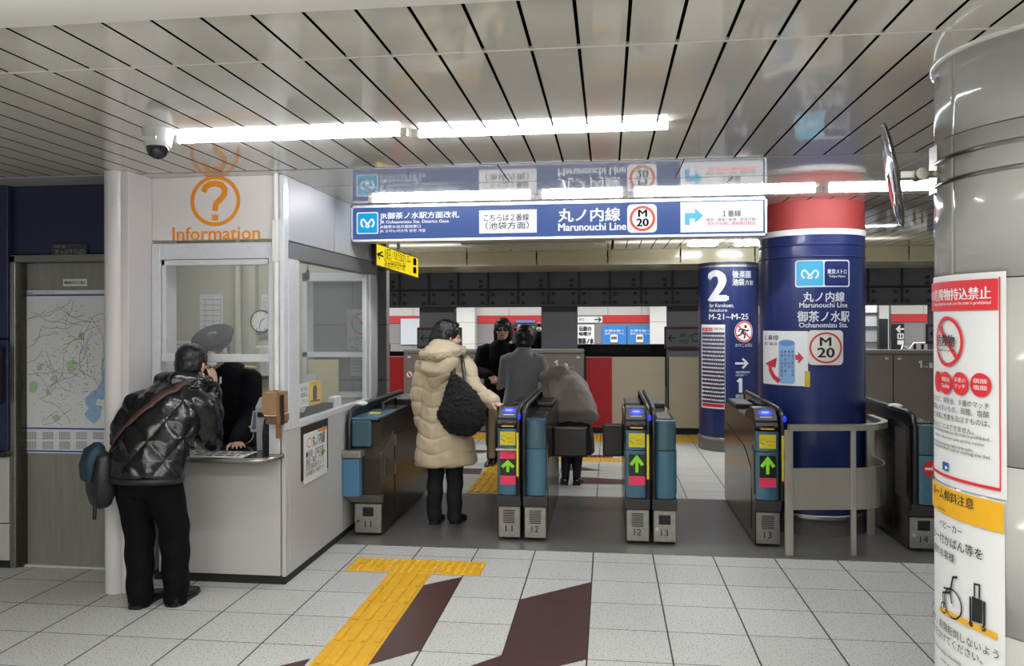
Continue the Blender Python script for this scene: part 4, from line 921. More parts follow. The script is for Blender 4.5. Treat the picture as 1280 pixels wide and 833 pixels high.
a.build('warning_stickers', [m_wht, m_red, m_ink], pk)
pk2 = pocket(1.98, 5.6, 'right platform door housing, seen past the middle column', 0)
a = Art(pf, .002); a.stroke([(1148.5, 454), (1151, 451)], 2, 0); a.rect((1150.3, 451, 1152.6, 460), 0); a.text('号車', (1154, 457.5, 1160, 460), 0); a.text('1', (1162, 454, 1165, 460), 0, .05); a.text('ドア', (1166, 458, 1171, 460), 0); a.build('lettering', m_wht, pk2)
a = Art(pf, .002); a.text('荻窪方面', (1147.5, 461.5, 1172, 464), 0); a.build('lettering', mat('door_orange', 'a8604a', .5), pk2)
def slider(x0, x1, r0, r1, label):
    t = thing('platform_sliding_door', label, 'platform door', ((x0+x1)/2, 11.1, 0))
    MB().box(x0, x1, 11.07, 11.13, .09, 1.078, .004, 0, 1).build('leaf', m_slide, t)
    MB().box(r0, r1, 11.062, 11.07, .095, 1.073).build('red_panel', m_slred, t)
    MB().box(x0, x1, 11.075, 11.125, .0, .085).build('bottom_rail', m_black, t); MB().box(min(x1, x0+0)-0.0, x0+.02, 11.06, 11.07, .09, 1.078).build('edge_seal', m_rubber, t)
slider(-.325, .790, -.325, .055, 'closed platform door leaf with a red panel, behind the middle gate')
slider(.822, 1.97, 1.6, 1.97, 'closed plain cream platform door leaf left of the number 2 column')
slider(-4.2, -2.94, -3.32, -2.94, 'closed platform door leaf with red end beside the booth')
# far platform doors, dark
m_fard = mat('far_door_dark', '1a1819', .5)
for x0, x1, z, lb in ((-9, -5.45, 1.02, 'dark back of the opposite platform door, left end'), (-5.43, -3.75, .84, 'low dark opposite platform door behind the cream coat'), (-3.73, -.9, .84, 'low dark opposite platform door behind the passengers'), (-.88, 1.50, 1.02, 'dark back of the opposite platform door under the blue adverts'), (1.52, 3.9, 1.02, 'dark back of the opposite platform door behind the number 2 column'), (5.2, 9.6, .82, 'dark opposite platform door seen right of the middle column')):
    t = thing('far_platform_door', lb, 'platform door', ((x0+x1)/2, 19, 0))
    MB().box(x0, x1, 19, 19.2, 0, z, .01).build('leaf', m_fard, t)
    if z > 1:
        q = MB().box(x0+.45, x1-.5, 18.985, 19.0, z-.22, z-.03).build('sign_strip', mat('strip_grey', '2c2b2e', .4), t)
        a = Art(PlaneY(18.985), .003, raw=True); cxm = (x0+x1)/2; a.text('出入口ドア', (cxm-.5, -z+.08, cxm+.2, -z+.17)); a.build('lettering', mat('strip_letter', '55565a', .5), q)
for i in range(2):
    pass
# ================================================================== TICKET GATES
m_teal = mat('gate_blue', '416A80', .3, .1, coat=.3, var=.06, vs=12)
m_tealg = mat('gate_blue_grey', '3C5C66', .3, .15, coat=.3, var=.06, vs=12)
m_gsteel = mat('gate_steel', 'A7A49C', .3, .75, var=.12, vs=25)
m_gbody = mat('gate_body_bronze', '4A433A', .22, .85, var=.15, vs=5)
m_skirt = mat('gate_skirt', '5c5a56', .35, .5)
m_glow = mat('reader_glow', '2034F0', .3, emit=1.4); m_glow2 = mat('reader_glow_pale', '7F9CFF', .3, emit=1.6)
m_stick = mat('sticker_yellow', 'DCC820', .5); m_stick2 = mat('sticker_ink', '6e6a26', .6); m_pink = mat('pink_strip', 'E8365E', .5); m_green = mat('arrow_green', '77B81E', .4, emit=.35)
m_disp = mat('display_black', '1c2014', .25)
m_chrome = mat('chrome', 'c8c8c8', .12, 1)
def plate_number(root, part, x0, x1, y, n, kind):
    f = PlaneY(y); a = Art(f, .0015, raw=True); xm = (x0+x1)/2
    a.text(str(n), (xm-.026, -.110, xm+.026, -.066)); b = MB()
    if kind == 'louvre':
        for k in range(8): b.box(xm-.042, xm+.042, y-.003, y+.006, .128+.0125*k, .1335+.0125*k)
        b.build('louvre', m_blackm, part)
    else:
        b.box(xm-.042, xm+.042, y-.004, y+.01, .145, .215, .006); b.build('window', m_black, part)
        MB().cyl((x0+.03, y-.004, .115), (x0+.03, y+.01, .115), .013, n=16).build('lock', m_chrome, part)
    a.build('lettering', m_ink, part)
def half(root, x0, x1, y0, kind, plate, num, lane, rail_x):
    """one side of a gate: x0..x1 is the cabinet, lane = -1/+1 the side people pass"""
    yf = y0+.02
    prof = [(yf, .02), (yf, .25), (yf-.035, .325), (yf-.01, .335), (yf, .70), (yf, .845), (yf+.10, .875), (y0+1.42, .875), (y0+1.46, .84), (y0+1.46, .03), (y0+1.43, .02)]
    MB().px(prof, x0, x1).build('cabinet', m_gbody, root)
    pl = MB().box(x0+.006, x1-.002, yf-.012, yf+.002, .022, .243, .004, seg=1).build('base_plate', m_gsteel, root)
    plate_number(root, pl, x0, x1, yf-.012, num, plate)
    MB().prism([(x0-.004, .25), (x1+.004, .25), (x1+.004, .33), (x0-.004, .33)], lambda x, z: (x, yf-.014-(z-.25)*.45, z), lambda x, z: (x, yf+.02, z)).build('skirt', m_skirt, root)
    lx = x0 if lane < 0 else x1
    MB().px([(yf+.14, .09), (yf+.14, .52), (yf+.42, .64), (y0+1.36, .70), (y0+1.36, .09)], lx-.004, lx+.004).build('side_panel', m_gbody, root)
    MB().px([(yf+.02, .36), (yf+.02, .66), (yf+.11, .70), (yf+.11, .40)], lx-.006, lx+.006).build('side_hatch', m_skirt, root)
    MB().box(x0+.012, x1-.012, y0+.90, y0+1.36, .872, .91, .012).build('rear_unit', m_black, root)
    def front(za, zb, m, nm, w0, w1, bulge):
        n = 10; pl_ = [(w0, yf+.10)]+[(w0+(w1-w0)*k/n, yf-.012-bulge*math.sin(PI*k/n)**.6) for k in range(n+1)]+[(w1, yf+.10)]
        return MB().pz(pl_, za, zb, smooth=False).build(nm, m, root)
    wx0, wx1 = x0+.003, x1-.012 if rail_x > x1-.03 else x1-.003
    if rail_x < x0+.03: wx0 = x0+.012
    xm = (wx0+wx1)/2
    if kind == 'entry':
        lo = front(.335, .668, m_teal, 'front_cover', wx0, wx1, .022); up_ = front(.674, .812, m_teal, 'upper_cover', wx0, wx1, .022)
        yk = yf-.036; f = PlaneY(yk)
        a = Art(f, 0, raw=True); a.rect((xm-.056, -.792, xm+.056, -.694)); stk = a.build('sticker', m_stick, up_)
        a = Art(f, .002, raw=True); a.text('改札入口', (xm-.008, -.752, xm+.048, -.735)); a.text('のりかえ', (xm-.05, -.765, xm-.014, -.75)); a.stroke([(xm-.05, -.74), (xm-.02, -.72)], .006); a.text('ENTRANCE', (xm, -.722, xm+.046, -.712)); a.build('print', m_stick2, stk)
        return xm, yk, lo, up_
    lo = front(.335, .668, m_teal, 'front_cover', wx0, wx1, .028); up_ = front(.675, .868, m_tealg, 'upper_cover', wx0, wx1, .028)
    MB().pz([(wx0, yf+.08), (wx0, yf-.005), (xm, yf-.036), (wx1, yf-.005), (wx1, yf+.08)], .868, .878).build('top_plate', m_teal, root)
    MB().box(wx0+.03, wx1-.02, yf+.10, yf+.5, .872, .882, .003).build('top_cover', m_black, root)
    return xm, yf-.04, lo, up_
def reader(root, xm, yf, w, glow=True):
    h = w/2
    pf = [(yf-.005, .812), (yf-.02, .845), (yf+.0, .87), (yf+.0, .888), (yf+.085, .962), (yf+.20, .965), (yf+.42, .90), (yf+.42, .812)]
    rd = MB().px(pf, xm-h, xm+h).build('reader', m_black, root)
    a, b = V((xm, yf+.0, .888)), V((xm, yf+.085, .962)); d = (b-a).normalized(); n = V((0, -d.z, d.y)); c = a+(b-a)*.62
    def ell(rx, ry, lift, m, nm, dc=0): 
        mb = MB(); p0 = c+d*dc+n*lift; mb.add([p0]+[p0+V((1, 0, 0))*rx*math.cos(2*PI*k/28)+d*ry*math.sin(2*PI*k/28) for k in range(28)], [[0, 1+k, 1+(k+1) % 28] for k in range(28)], 0); return mb.build(nm, m, rd)
    ell(.050, .030, .002, m_glow, 'touch_pad'); ell(.030, .010, .004, m_glow2, 'touch_light')
    mb = MB()
    q0 = c-d*.046+n*.002
    mb.add([q0+V((-.04, 0, 0)), q0+V((.04, 0, 0)), q0+V((.04, 0, 0))+d*.006, q0+V((-.04, 0, 0))+d*.006], [[0, 1, 2, 3]]); mb.build('status_line', m_wht, rd)
    sl = MB().box(xm-.058, xm+.058, yf-.03, yf+.01, .822, .852, .006).build('ticket_slot', m_black, rd)
    MB().box(xm-.045, xm+.045, yf-.034, yf-.028, .826, .834).build('slot_light', mat('slot_amber', 'C99A2A', .4, emit=.3), sl)
    MB().tube([(xm-.048, yf-.034, .838), (xm-.04, yf-.042, .856), (xm+.04, yf-.042, .856), (xm+.048, yf-.034, .838)], .005, 6).build('slot_guide', m_steeld, sl)
    return rd
def display(root, xm, y, part, pink_top, z0=.475, z1=.64):
    a = Art(PlaneY(y), 0, raw=True)
    dz = .004
    a.rect((xm-.055, -z1, xm+.055, -z0), 0); a.up(); zc = (z0+z1)/2
    a.stroke([(xm, -z0-.025), (xm, -z1+.025)], .022, 1); a.up(); a.stroke([(xm-.042, -zc-.0), (xm, -z1+.022), (xm+.042, -zc)], .024, 1)
    a.rect((xm-.057, -z0-.0, xm+.057, -z0+.065), 2)
    if pink_top: a.rect((xm-.057, -z1-.065, xm+.057, -z1), 2)
    return a.build('arrow_display', [m_disp, m_green, m_pink], part)
def rails(root, xs, y0, x_panel, r=.016):
    for x in xs:
        MB().tube([(x, y0-.02, .335), (x, y0-.03, .60), (x, y0-.03, .86), (x, y0-.015, .925), (x, y0+.04, .955), (x, y0+.14, .965), (x, y0+.9, .965), (x, y0+1.40, .965), (x, y0+1.455, .93), (x, y0+1.46, .84)], r, 10).build('guard_rail', m_black, root)
    MB().px([(y0+.02, .845), (y0+.05, .94), (y0+1.40, .95), (y0+1.45, .85)], x_panel-.008, x_panel+.008).build('guard_panel', mat('smoked_panel', '1d1b1a', .15, coat=.3), root)
def blue_lamp(root, x, y): MB().ball((x, y, .905), .013, .010, .022, n=12, m=8).build('blue_lamp', m_glow, root)
def yellow_strip(root, x, y): blue_lamp(root, x+.012, y-.002); MB().box(x-.008, x+.008, y-.004, y, .475, .79, .001, seg=1).build('yellow_strip', m_stick, root)
def flap(root, x0, x1, y, z0, z1):
    b = MB().box(x0, x1, y-.018, y+.018, z0, z1, .017, seg=3); b.build('flap', mat('flap_brown', '221e1b', .35), root)
Y0 = 5.60
# gate between lanes 11 and 12
t = thing('ticket_gate', 'blue double ticket gate numbered 11 and 12, a cream sleeved hand on its reader', 'ticket gate', (-.62, Y0, 0))
xm, yk, lo, up_ = half(t, -.797, -.632, Y0, 'entry', 'louvre', 11, -1, -.62); reader(t, xm, Y0+.02, .150); display(t, xm, yk, lo, True, .475, .595)
MB().box(xm-.085, xm+.068, yk-.03, yk+.03, .655, .672, .004).build('tray', m_gsteel, t)
half(t, -.607, -.445, Y0, 'exit', 'louvre', 12, 1, -.62); rails(t, (-.641, -.600), Y0, -.62); yellow_strip(t, -.645, Y0-.047); flap(t, -.445, -.165, 6.32, .49, .735)
# gate between lanes 12 and 13
t = thing('ticket_gate', 'blue double ticket gate numbered 12 and 13 standing free in the middle', 'ticket gate', (.296, Y0, 0))
xm, yk, lo, up_ = half(t, .122, .287, Y0, 'entry', 'louvre', 12, -1, .30); reader(t, xm, Y0+.02, .150); display(t, xm, yk, lo, False, .49, .645)
half(t, .312, .475, Y0, 'exit', 'window', 13, 1, .30); rails(t, (.279, .318), Y0, .299); yellow_strip(t, .276, Y0-.047); flap(t, -.045, .122, 6.32, .50, .765)
# single gate 13 by the railing
t = thing('ticket_gate', 'blue single ticket gate numbered 13 beside the steel railing', 'ticket gate', (1.11, Y0, 0))
xm, yk, lo, up_ = half(t, 1.022, 1.190, 5.63, 'entry', 'louvre', 13, -1, 1.19); reader(t, xm, 5.65, .150); display(t, xm, yk, lo, False, .49, .645)
rails(t, (1.20,), 5.63, 1.20); yellow_strip(t, 1.197, 5.583)
# gate 11 against the booth
t = thing('ticket_gate', 'dark steel ticket gate numbered 11 against the booth side', 'ticket gate', (-1.78, Y0, 0))
y0 = 5.60; x0, x1 = -1.872, -1.66
MB().px([(5.62, .02), (5.62, .25), (5.57, .31), (5.57, .58), (5.60, .66), (5.60, .845), (5.64, .872), (7.02, .90), (7.06, .86), (7.06, .03)], x0, x1).build('cabinet', m_gbody, t)
pl_ = MB().box(x0+.004, x1-.006, 5.606, 5.622, .022, .235, .004, seg=1).build('base_plate', m_gsteel, t); plate_number(t, pl_, x0, x1, 5.606, 11, 'window')
MB().prism([(x0-.03, .25), (x1, .25), (x1+.002, .31), (x0-.05, .31)], lambda x, z: (x, 5.606-(z-.25)*.8, z), lambda x, z: (x, 5.64, z)).build('skirt', m_gsteel, t)
MB().box(-1.925, -1.80, 5.50, 5.60, .31, .585, .006).build('front_cover', mat('gate_sky_blue', '4A7A9C', .35, .1), t)
MB().box(-1.925, -1.785, 5.49, 5.62, .592, .645, .008).build('tray', m_gsteel, t)
MB().box(-1.878, -1.73, 5.565, 5.66, .665, .862, .012).build('upper_cover', m_tealg, t)
MB().box(-1.878, -1.68, 5.566, 6.9, .862, .882, .006).build('top_cover', m_teal, t); MB().box(-1.82, -1.74, 5.80, 5.86, .880, .888).build('yellow_label', m_stick, t)
MB().px([(5.58, .40), (5.58, .62), (5.92, .74), (5.92, .38)], x1-.01, x1+.006).build('side_hatch', m_skirt, t)
MB().px([(5.60, .58), (5.95, .50), (5.60, .44)], x1-.0, x1+.03).build('side_wedge', m_steeld, t)
MB().px([(5.96, .08), (5.96, .70), (7.0, .80), (7.0, .08)], x1-.004, x1+.004).build('side_panel', m_gbody, t)
for z in (.40, .62): MB().box(x1-.004, x1+.008, 5.945, 5.965, z, z+.08).build('hinge', m_gsteel, t)
MB().tube([(-1.895, 5.575, .32), (-1.895, 5.565, .60), (-1.895, 5.565, .84), (-1.895, 5.60, .915), (-1.895, 5.70, .935), (-1.895, 7.00, .945), (-1.895, 7.06, .90), (-1.895, 7.06, .3)], .02, 10).build('guard_rail', m_black, t)
MB().px([(5.60, .30), (5.60, .90), (7.04, .925), (7.04, .30)], -1.905, -1.885).build('guard_panel', m_black, t)
MB().box(-1.87, -1.68, 6.45, 6.95, .88, .93, .012).build('rear_unit', m_black, t); MB().tube([(-1.78, 6.05, .88), (-1.78, 6.05, .94), (-1.78, 6.42, .945), (-1.78, 6.44, .90)], .012, 8).build('card_guide', m_black, t)
MB().ball((-1.895, 5.85, .955), .05, .06, .02).build('lamp', m_paper, t)
# gate 14
t = thing('ticket_gate', 'blue ticket gate numbered 14 with a round no entry sign', 'ticket gate', (2.13, Y0, 0))
x0, x1, y0 = 2.045, 2.235, 5.635
prof = [(y0+.02, .02), (y0+.02, .24), (y0-.02, .31), (y0, .335), (y0+.0, .845), (y0+.10, .875), (y0+1.42, .875), (y0+1.46, .84), (y0+1.46, .02)]
MB().px(prof, x0, x1).build('cabinet', m_gbody, t)
pl_ = MB().box(x0+.004, x1-.004, y0+.006, y0+.022, .022, .235, .004, seg=1).build('base_plate', m_gsteel, t); plate_number(t, pl_, x0, x1, y0+.006, 14, 'window')
MB().prism([(x0, .245), (x1, .245), (x1, .325), (x0+.01, .325)], lambda x, z: (x, y0+.006-(z-.245)*.6, z), lambda x, z: (x, y0+.04, z)).build('skirt', m_skirt, t)
n = 10
for za, zb, m, nm in ((.335, .668, m_teal, 'front_cover'), (.675, .868, m_tealg, 'upper_cover')):
    w0, w1 = 2.095, 2.235; MB().pz([(w0, y0+.08)]+[(w0+(w1-w0)*k/n, y0-.03-.02*math.sin(PI*k/n)**.6) for k in range(n+1)]+[(w1, y0+.08)], za, zb).build(nm, m, t)
a = Art(PlaneY(y0-.052), 0, raw=True); a.disc((2.112, -.636, 2.222, -.526), 0); a.up(); a.rect((2.126, -.590, 2.208, -.572), 1); a.build('no_entry_sign', [m_red, m_wht], t)
MB().tube([(2.072, y0-.02, .33), (2.072, y0-.025, .60), (2.072, y0-.025, .86), (2.072, y0+.01, .93), (2.072, y0+.10, .945), (2.072, y0+1.4, .955), (2.072, y0+1.46, .90), (2.072, y0+1.46, .3)], .018, 10).build('guard_rail', m_black, t)
MB().px([(y0+.02, .30), (y0+.03, .93), (y0+.10, .94), (y0+1.42, .95), (y0+1.44, .30)], 2.058, 2.086).build('guard_panel', m_black, t)
MB().px([(y0+.30, .10), (y0+.30, .70), (y0+1.38, .80), (y0+1.38, .10)], x0-.005, x0+.004).build('side_panel', m_gbody, t)
MB().px([(y0+.06, .35), (y0+.06, .82), (y0+.26, .83), (y0+.26, .35)], x0-.004, x0+.004).build('side_hatch', m_skirt, t)
MB().box(x0+.05, x1-.02, y0+.9, y0+1.36, .872, .91, .012).build('rear_unit', m_black, t); MB().ball((2.10, y0+.42, .955), .05, .06, .02).build('lamp', m_paper, t)
# ---- steel railing round the middle column
t = thing('steel_railing', 'brushed steel railing with a curved lower panel in front of the navy column', 'railing', (1.55, 5.6, 0))
path = [(1.205, 5.445), (1.62, 5.50)]+[(1.60+.33*math.sin(a_), 5.83-.33*math.cos(a_)) for a_ in [PI/2*k/12 for k in range(1, 13)]]+[(1.93, 6.10)]
def sweep(path, hw, z0, z1, name, m, root):
    rs = []; n = len(path)
    for i in range(n):
        d = (V(path[min(i+1, n-1)])-V(path[max(i-1, 0)])).normalized(); nn = V((-d.y, d.x)); p = V(path[i])
        rs.append([V((*(p+nn*hw), z0)), V((*(p-nn*hw), z0)), V((*(p-nn*hw), z1)), V((*(p+nn*hw), z1))])
    b = MB().rings(rs, 0, False); return b.build(name, m, root)
m_rail = mat('railing_steel', 'BDB6AB', .3, .8, var=.06, vs=20, stretch=(1, 1, .1))
sweep(path, .022, .845, .885, 'top_rail', m_rail, t); sweep(path, .006, .312, .592, 'lower_panel', m_rail, t)
for x, y, h in ((1.205, 5.445, .026), (1.638, 5.508, .017), (1.925, 6.06, .028)):
    MB().box(x-h, x+h, y-.018, y+.018, .0015, .848, .004).build('post', m_rail, t)
# ================================================================== PEOPLE
from mathutils.bvhtree import BVHTree
m_skin = mat('skin', 'C49A83', .5, var=.04, vs=20); m_hair = mat('black_hair', '100e0f', .42, bump=.5, bs=60, stretch=(1, 1, .15)); m_eye = mat('eye_dark', '191414', .3); m_lip = mat('lips', '9a5f58', .5)
def lerp(a, b, t): return V(a)*(1-t)+V(b)*t
def limb(mb, pts, rads, n=14):
    """tapered limb through its joints; rounded at both ends, the bends eased"""
    P = [V(p) for p in pts]; Q = []; Rr = []
    for i in range(len(P)-1):
        for t in (0, .25, .5, .75): 
            p = lerp(P[i], P[i+1], t)
            if t == 0 and i: p = p*.8+(lerp(P[i-1], P[i], .75)+lerp(P[i], P[i+1], .25))*.1
            Q.append(p); Rr.append(rads[i]*(1-t)+rads[i+1]*t)
    Q.append(P[-1]); Rr.append(rads[-1]); d0 = (Q[0]-Q[1]).normalized(); d1 = (Q[-1]-Q[-2]).normalized(); e = (.95, .75, .42)
    A = [Q[0]+d0*Rr[0]*k for k in (.995, .95, .75, .42)]; B = [Q[-1]+d1*Rr[-1]*k for k in (.42, .75, .95, .995)]
    ra = [Rr[0]*math.sqrt(1-k*k) for k in (.995, .95, .75, .42)]; rb = [Rr[-1]*math.sqrt(1-k*k) for k in (.42, .75, .95, .995)]
    return mb.tube(A+Q+B, ra+Rr+rb, n)
def frame(f, up=(0, 0, 1)):
    f = V(f).normalized(); r = f.cross(V(up)).normalized(); u = r.cross(f); return r, f, u      # right, forward, up
def head(mb, c, f, up=(0, 0, 1), k=1.0):
    r, f, u = frame(f, up); c = V(c); M = Matrix((r, f, u)).transposed()
    B = lambda x, y, z, a, b, d: mb.ball(c+r*x*k+f*y*k+u*z*k, a*k, b*k, d*k, rot=M, n=18, m=12)
    B(0, -.012, .028, .076, .094, .088); B(0, .012, -.03, .064, .078, .088); B(0, .045, -.075, .036, .038, .034); B(0, .03, -.055, .052, .052, .045)
    B(0, .094, -.022, .012, .016, .020); B(0, .088, .0, .009, .012, .022)                                   # nose
    B(-.034, .070, .014, .020, .016, .009); B(.034, .070, .014, .020, .016, .009)                            # brow
    B(0, .080, -.056, .022, .010, .008); B(-.045, .06, -.03, .02, .02, .018); B(.045, .06, -.03, .02, .02, .018)
    for s in (-1, 1): B(s*.076, -.006, -.012, .010, .018, .030); B(s*.080, -.014, .0, .008, .014, .020)        # ears
def face(root_body, c, f, up=(0, 0, 1), k=1.0, eyes=True):
    r, f, u = frame(f, up); c = V(c); M = Matrix((r, f, u)).transposed()
    if eyes:
        for s in (-1, 1): MB().ball(c+(r*s*.032+f*.082+u*.001)*k, .013*k, .006*k, .006*k, rot=M, n=12, m=8).build('eye', m_eye, root_body); MB().ball(c+(r*s*.034+f*.086+u*.022)*k, .019*k, .005*k, .004*k, rot=M, n=12, m=8).build('eyebrow', m_hair, root_body)
    MB().ball(c+(f*.088-u*.058)*k, .020*k, .006*k, .007*k, rot=M, n=12, m=8).build('mouth', m_lip, root_body)
def hand(mb, wrist, d, pn, thumb, curl=.35, k=1.0):
    """palm, four unequal fingers bending towards -pn, thumb leaving the side of the palm"""
    d = V(d).normalized(); pn = V(pn); pn = (pn-d*pn.dot(d)).normalized(); s = V(thumb); s = (s-d*s.dot(d)-pn*s.dot(pn)).normalized(); w = V(wrist)
    mb.loft([(w-d*.02*k, .026*k, .018*k), (w+d*.02*k, .033*k, .016*k), (w+d*.055*k, .040*k, .015*k), (w+d*.085*k, .038*k, .012*k)], n=14, side=s)
    for off, ln, sp in ((.030, .068, .12), (.0105, .078, .03), (-.0095, .072, -.06), (-.028, .056, -.18)):
        p = w+d*.075*k+s*off*k; dr = (d+s*sp).normalized(); pts = [p]; a = 0
        for q in (.42, .32, .26):
            a += curl; v = dr*math.cos(a)-pn*math.sin(a); p = p+v*ln*q*k; pts.append(p)
        limb(mb, pts, [.0088*k, .0082*k, .0075*k, .006*k], 10)
    t0 = w+d*.025*k+s*.024*k; t1 = t0+(d*.6+s*.75-pn*.2).normalized()*.036*k; t2 = t1+(d*.85+s*.4-pn*.3).normalized()*.030*k; t3 = t2+(d*.95+s*.1-pn*.4).normalized()*.022*k
    limb(mb, [t0, t1, t2, t3], [.014*k, .011*k, .0095*k, .007*k], 10)
def body(root, J, vox=.007, hk=1.0, hands=(), skin=None):
    mb = MB(); sd = V(J['side'])
    mb.loft([(J['pel']-V((0, 0, .04)), .13, .09), (J['pel'], .135, .095), (J['wst'], .11, .085), (J['chs'], .135, .095), (lerp(J['chs'], J['nck'], .6), .10, .075), (J['nck'], .052, .05)], side=sd)
    limb(mb, [lerp(J['chs'], J['nck'], .8), J['nck'], lerp(J['nck'], J['hd'], .8)], [.06, .052, .05])
    head(mb, J['hd'], J['hf'], J.get('hu', (0, 0, 1)), hk)
    for a, b, c in (('sl', 'el', 'wl'), ('sr', 'er', 'wr')): limb(mb, [lerp(J[a], J['chs'], .35), J[a], J[b], J[c]], [.05, .046, .036, .024])
    for a, b, c in (('hl', 'kl', 'al'), ('hr', 'kr', 'ar')): limb(mb, [J[a], J[b], J[c]-V((0, 0, .02))], [.075, .05, .034])
    for h in hands: hand(mb, *h)
    return mb.build('body', skin or m_skin, root, remesh=vox, smooth_it=2)
def top(root, name, m, J, secs, arm=(.075, .062, .052), vox=.011, extra=None, deform=None, sm=3, sleeves=True, n=24, cuff=(.0, .0)):
    """upper garment: lofted trunk plus two sleeves that end at the wrists, grown into one surface"""
    mb = MB(); mb.loft(secs, side=J['side'], n=n, round_ends=(.15, .5))
    if sleeves:
        for i, (a, b, c) in enumerate((('sl', 'el', 'wl'), ('sr', 'er', 'wr'))):
            e = lerp(J[b], J[c], 1-cuff[i]); limb(mb, [lerp(J[a], J['chs'], .35), J[a], J[b], e], [arm[0]*1.05, arm[0], arm[1], arm[2]])
    if extra: extra(mb)
    return mb.build(name, m, root, remesh=vox, smooth_it=sm, deform=deform)
def trousers(root, m, J, r=(.105, .078, .062), vox=.010, hem=.03, waist=(.16, .125)):
    mb = MB(); mb.loft([(J['pel']+V((0, .02, .03)), waist[0]*.8, waist[1]*.75), (J['pel']-V((0, 0, .01)), waist[0]*.97, waist[1]*.95), (J['pel']-V((0, 0, .09)), waist[0]*.93, waist[1]*.9)], side=J['side'])
    for a, b, c in (('hl', 'kl', 'al'), ('hr', 'kr', 'ar')): limb(mb, [J[a], J[b], lerp(J[b], J[c], .7), J[c]-V((0, 0, hem))], [r[0], r[1], r[1]*.88, r[2]])
    def crease(p, q): return .004*math.sin(p.z*38+p.x*20)*max(0, min(1, (J['kl'].z+.25-p.z)*3))
    return mb.build('trousers', m, root, remesh=vox, smooth_it=2, deform=crease)
def shoe(root, heel, toe, m, h=.085, w=.046, name='shoe'):
    a, b = V((heel[0], heel[1], 0)), V((toe[0], toe[1], 0)); d = (b-a).normalized(); L = (b-a).length; s = V((-d.y, d.x, 0)); mb = MB()
    rs = []
    for q, ww, zt in ((-.0, .55, .55), (.03, .8, .85), (.15, .92, 1.0), (.32, .9, .98), (.5, .95, .72), (.7, 1.08, .52), (.86, .95, .44), (.96, .65, .36), (1.0, .3, .26)):
        c = a+d*L*q; r_ = []
        for k in range(16):
            an = 2*PI*k/16; x, z = math.cos(an), math.sin(an); r_.append(c+s*w*ww*math.copysign(abs(x)**.7, x)+V((0, 0, .006+(h*zt-.006)*(.5+.5*math.copysign(abs(z)**.7, z)))))
        rs.append(r_)
    mb.rings(rs); o = mb.build(name, m, root)
    MB().pz([tuple((a+d*L*q+s*w*ww*sg)[:2]) for sg, it in ((1, ((-.01, .5), (.03, .85), (.2, .98), (.5, .98), (.7, 1.12), (.9, .95), (1.01, .3))), (-1, ((1.01, .3), (.9, .95), (.7, 1.12), (.5, .98), (.2, .98), (.03, .85), (-.01, .5)))) for q, ww in it], .002, .02).build('sole', m_black, o)
    return o
def nm(o): return o
def strap_on(name, m, root, pts, garment, width=.035, off=.008, n=26, outward=None):
    """a flat strap laid along the surface of a garment"""
    me = garment.data; org = ORG.get(garment.name, V((0, 0, 0))); bv = BVHTree.FromPolygons([v.co+org for v in me.vertices], [list(p.vertices) for p in me.polygons])
    P = []; seg = [V(p) for p in pts]; tot = len(seg)-1
    for i in range(n+1):
        t = i/n*tot; k = min(int(t), tot-1); p = lerp(seg[k], seg[k+1], t-k); h = bv.find_nearest(p)
        if outward: 
            o_ = V(outward).normalized(); hh = bv.ray_cast(p+o_*.6, -o_); 
            if hh[0] is not None: h = hh
        P.append((h[0]+h[1]*off, h[1]))
    rs = []
    for i, (p, q) in enumerate(P):
        t = (P[min(i+1, n)][0]-P[max(i-1, 0)][0]).normalized(); s = t.cross(q).normalized(); q = s.cross(t)
        if i and s.dot(ps) < 0: s = -s; q = -q
        ps = s; qq = q if q.dot(P[i][1]) > 0 else -q
        rs.append([p-s*width/2-qq*.003, p+s*width/2-qq*.003, p+s*width/2+qq*.004, p-s*width/2+qq*.004])
    return MB().rings(rs, 0, True).build(name, m, root)
SHIFT = 1.0
def vv0(**k): return {a: (V(b) if isinstance(b, tuple) else b) for a, b in k.items()}
def vv(**k): return vv0(**k)
# ---------------------------------------------------------------- man leaning on the counter
man = thing('person', 'person in a shiny black quilted jacket bending over the booth counter, back to us', 'person', (-2.52, 4.1, 0))
J = vv(side=(1, 0, 0), pel=(-2.535, 4.03, .82), wst=(-2.525, 4.09, .93), chs=(-2.49, 4.20, 1.10), nck=(-2.462, 4.31, 1.215), hd=(-2.452, 4.375, 1.330), hf=(.12, .95, -.25),
       sl=(-2.665, 4.19, 1.115), sr=(-2.325, 4.23, 1.115), el=(-2.735, 4.12, .93), er=(-2.325, 4.335, .885), wl=(-2.66, 4.37, .85), wr=(-2.345, 4.41, 1.175),
       hl=(-2.625, 4.03, .78), hr=(-2.445, 4.03, .78), kl=(-2.615, 4.10, .43), kr=(-2.425, 4.13, .43), al=(-2.60, 4.08, .085), ar=(-2.42, 4.14, .085))
bd = body(man, J, .0055, hands=[((-2.66, 4.38, .845), (.35, .9, -.18), (0, .2, 1), (1, 0, 0), .12), ((-2.337, 4.41, 1.19), (-.12, .12, 1), (.9, -.1, 0), (-.2, -1, 0), .25)])
face(bd, J['hd'], J['hf'])
def quilt(p, q):
    s = (p.x+p.y*.6)*9.5+p.z*9.5; t = (p.x+p.y*.6)*9.5-p.z*9.5
    a = abs(math.sin(s*PI/2)); b = abs(math.sin(t*PI/2)); puff = (min(a, b))**.6
    return .013*puff-.005+.006*mnoise.noise(p*16)
m_puff = mat('jacket_black_shiny', '0c0c0e', .26, coat=.2, bump=.3, bs=26)
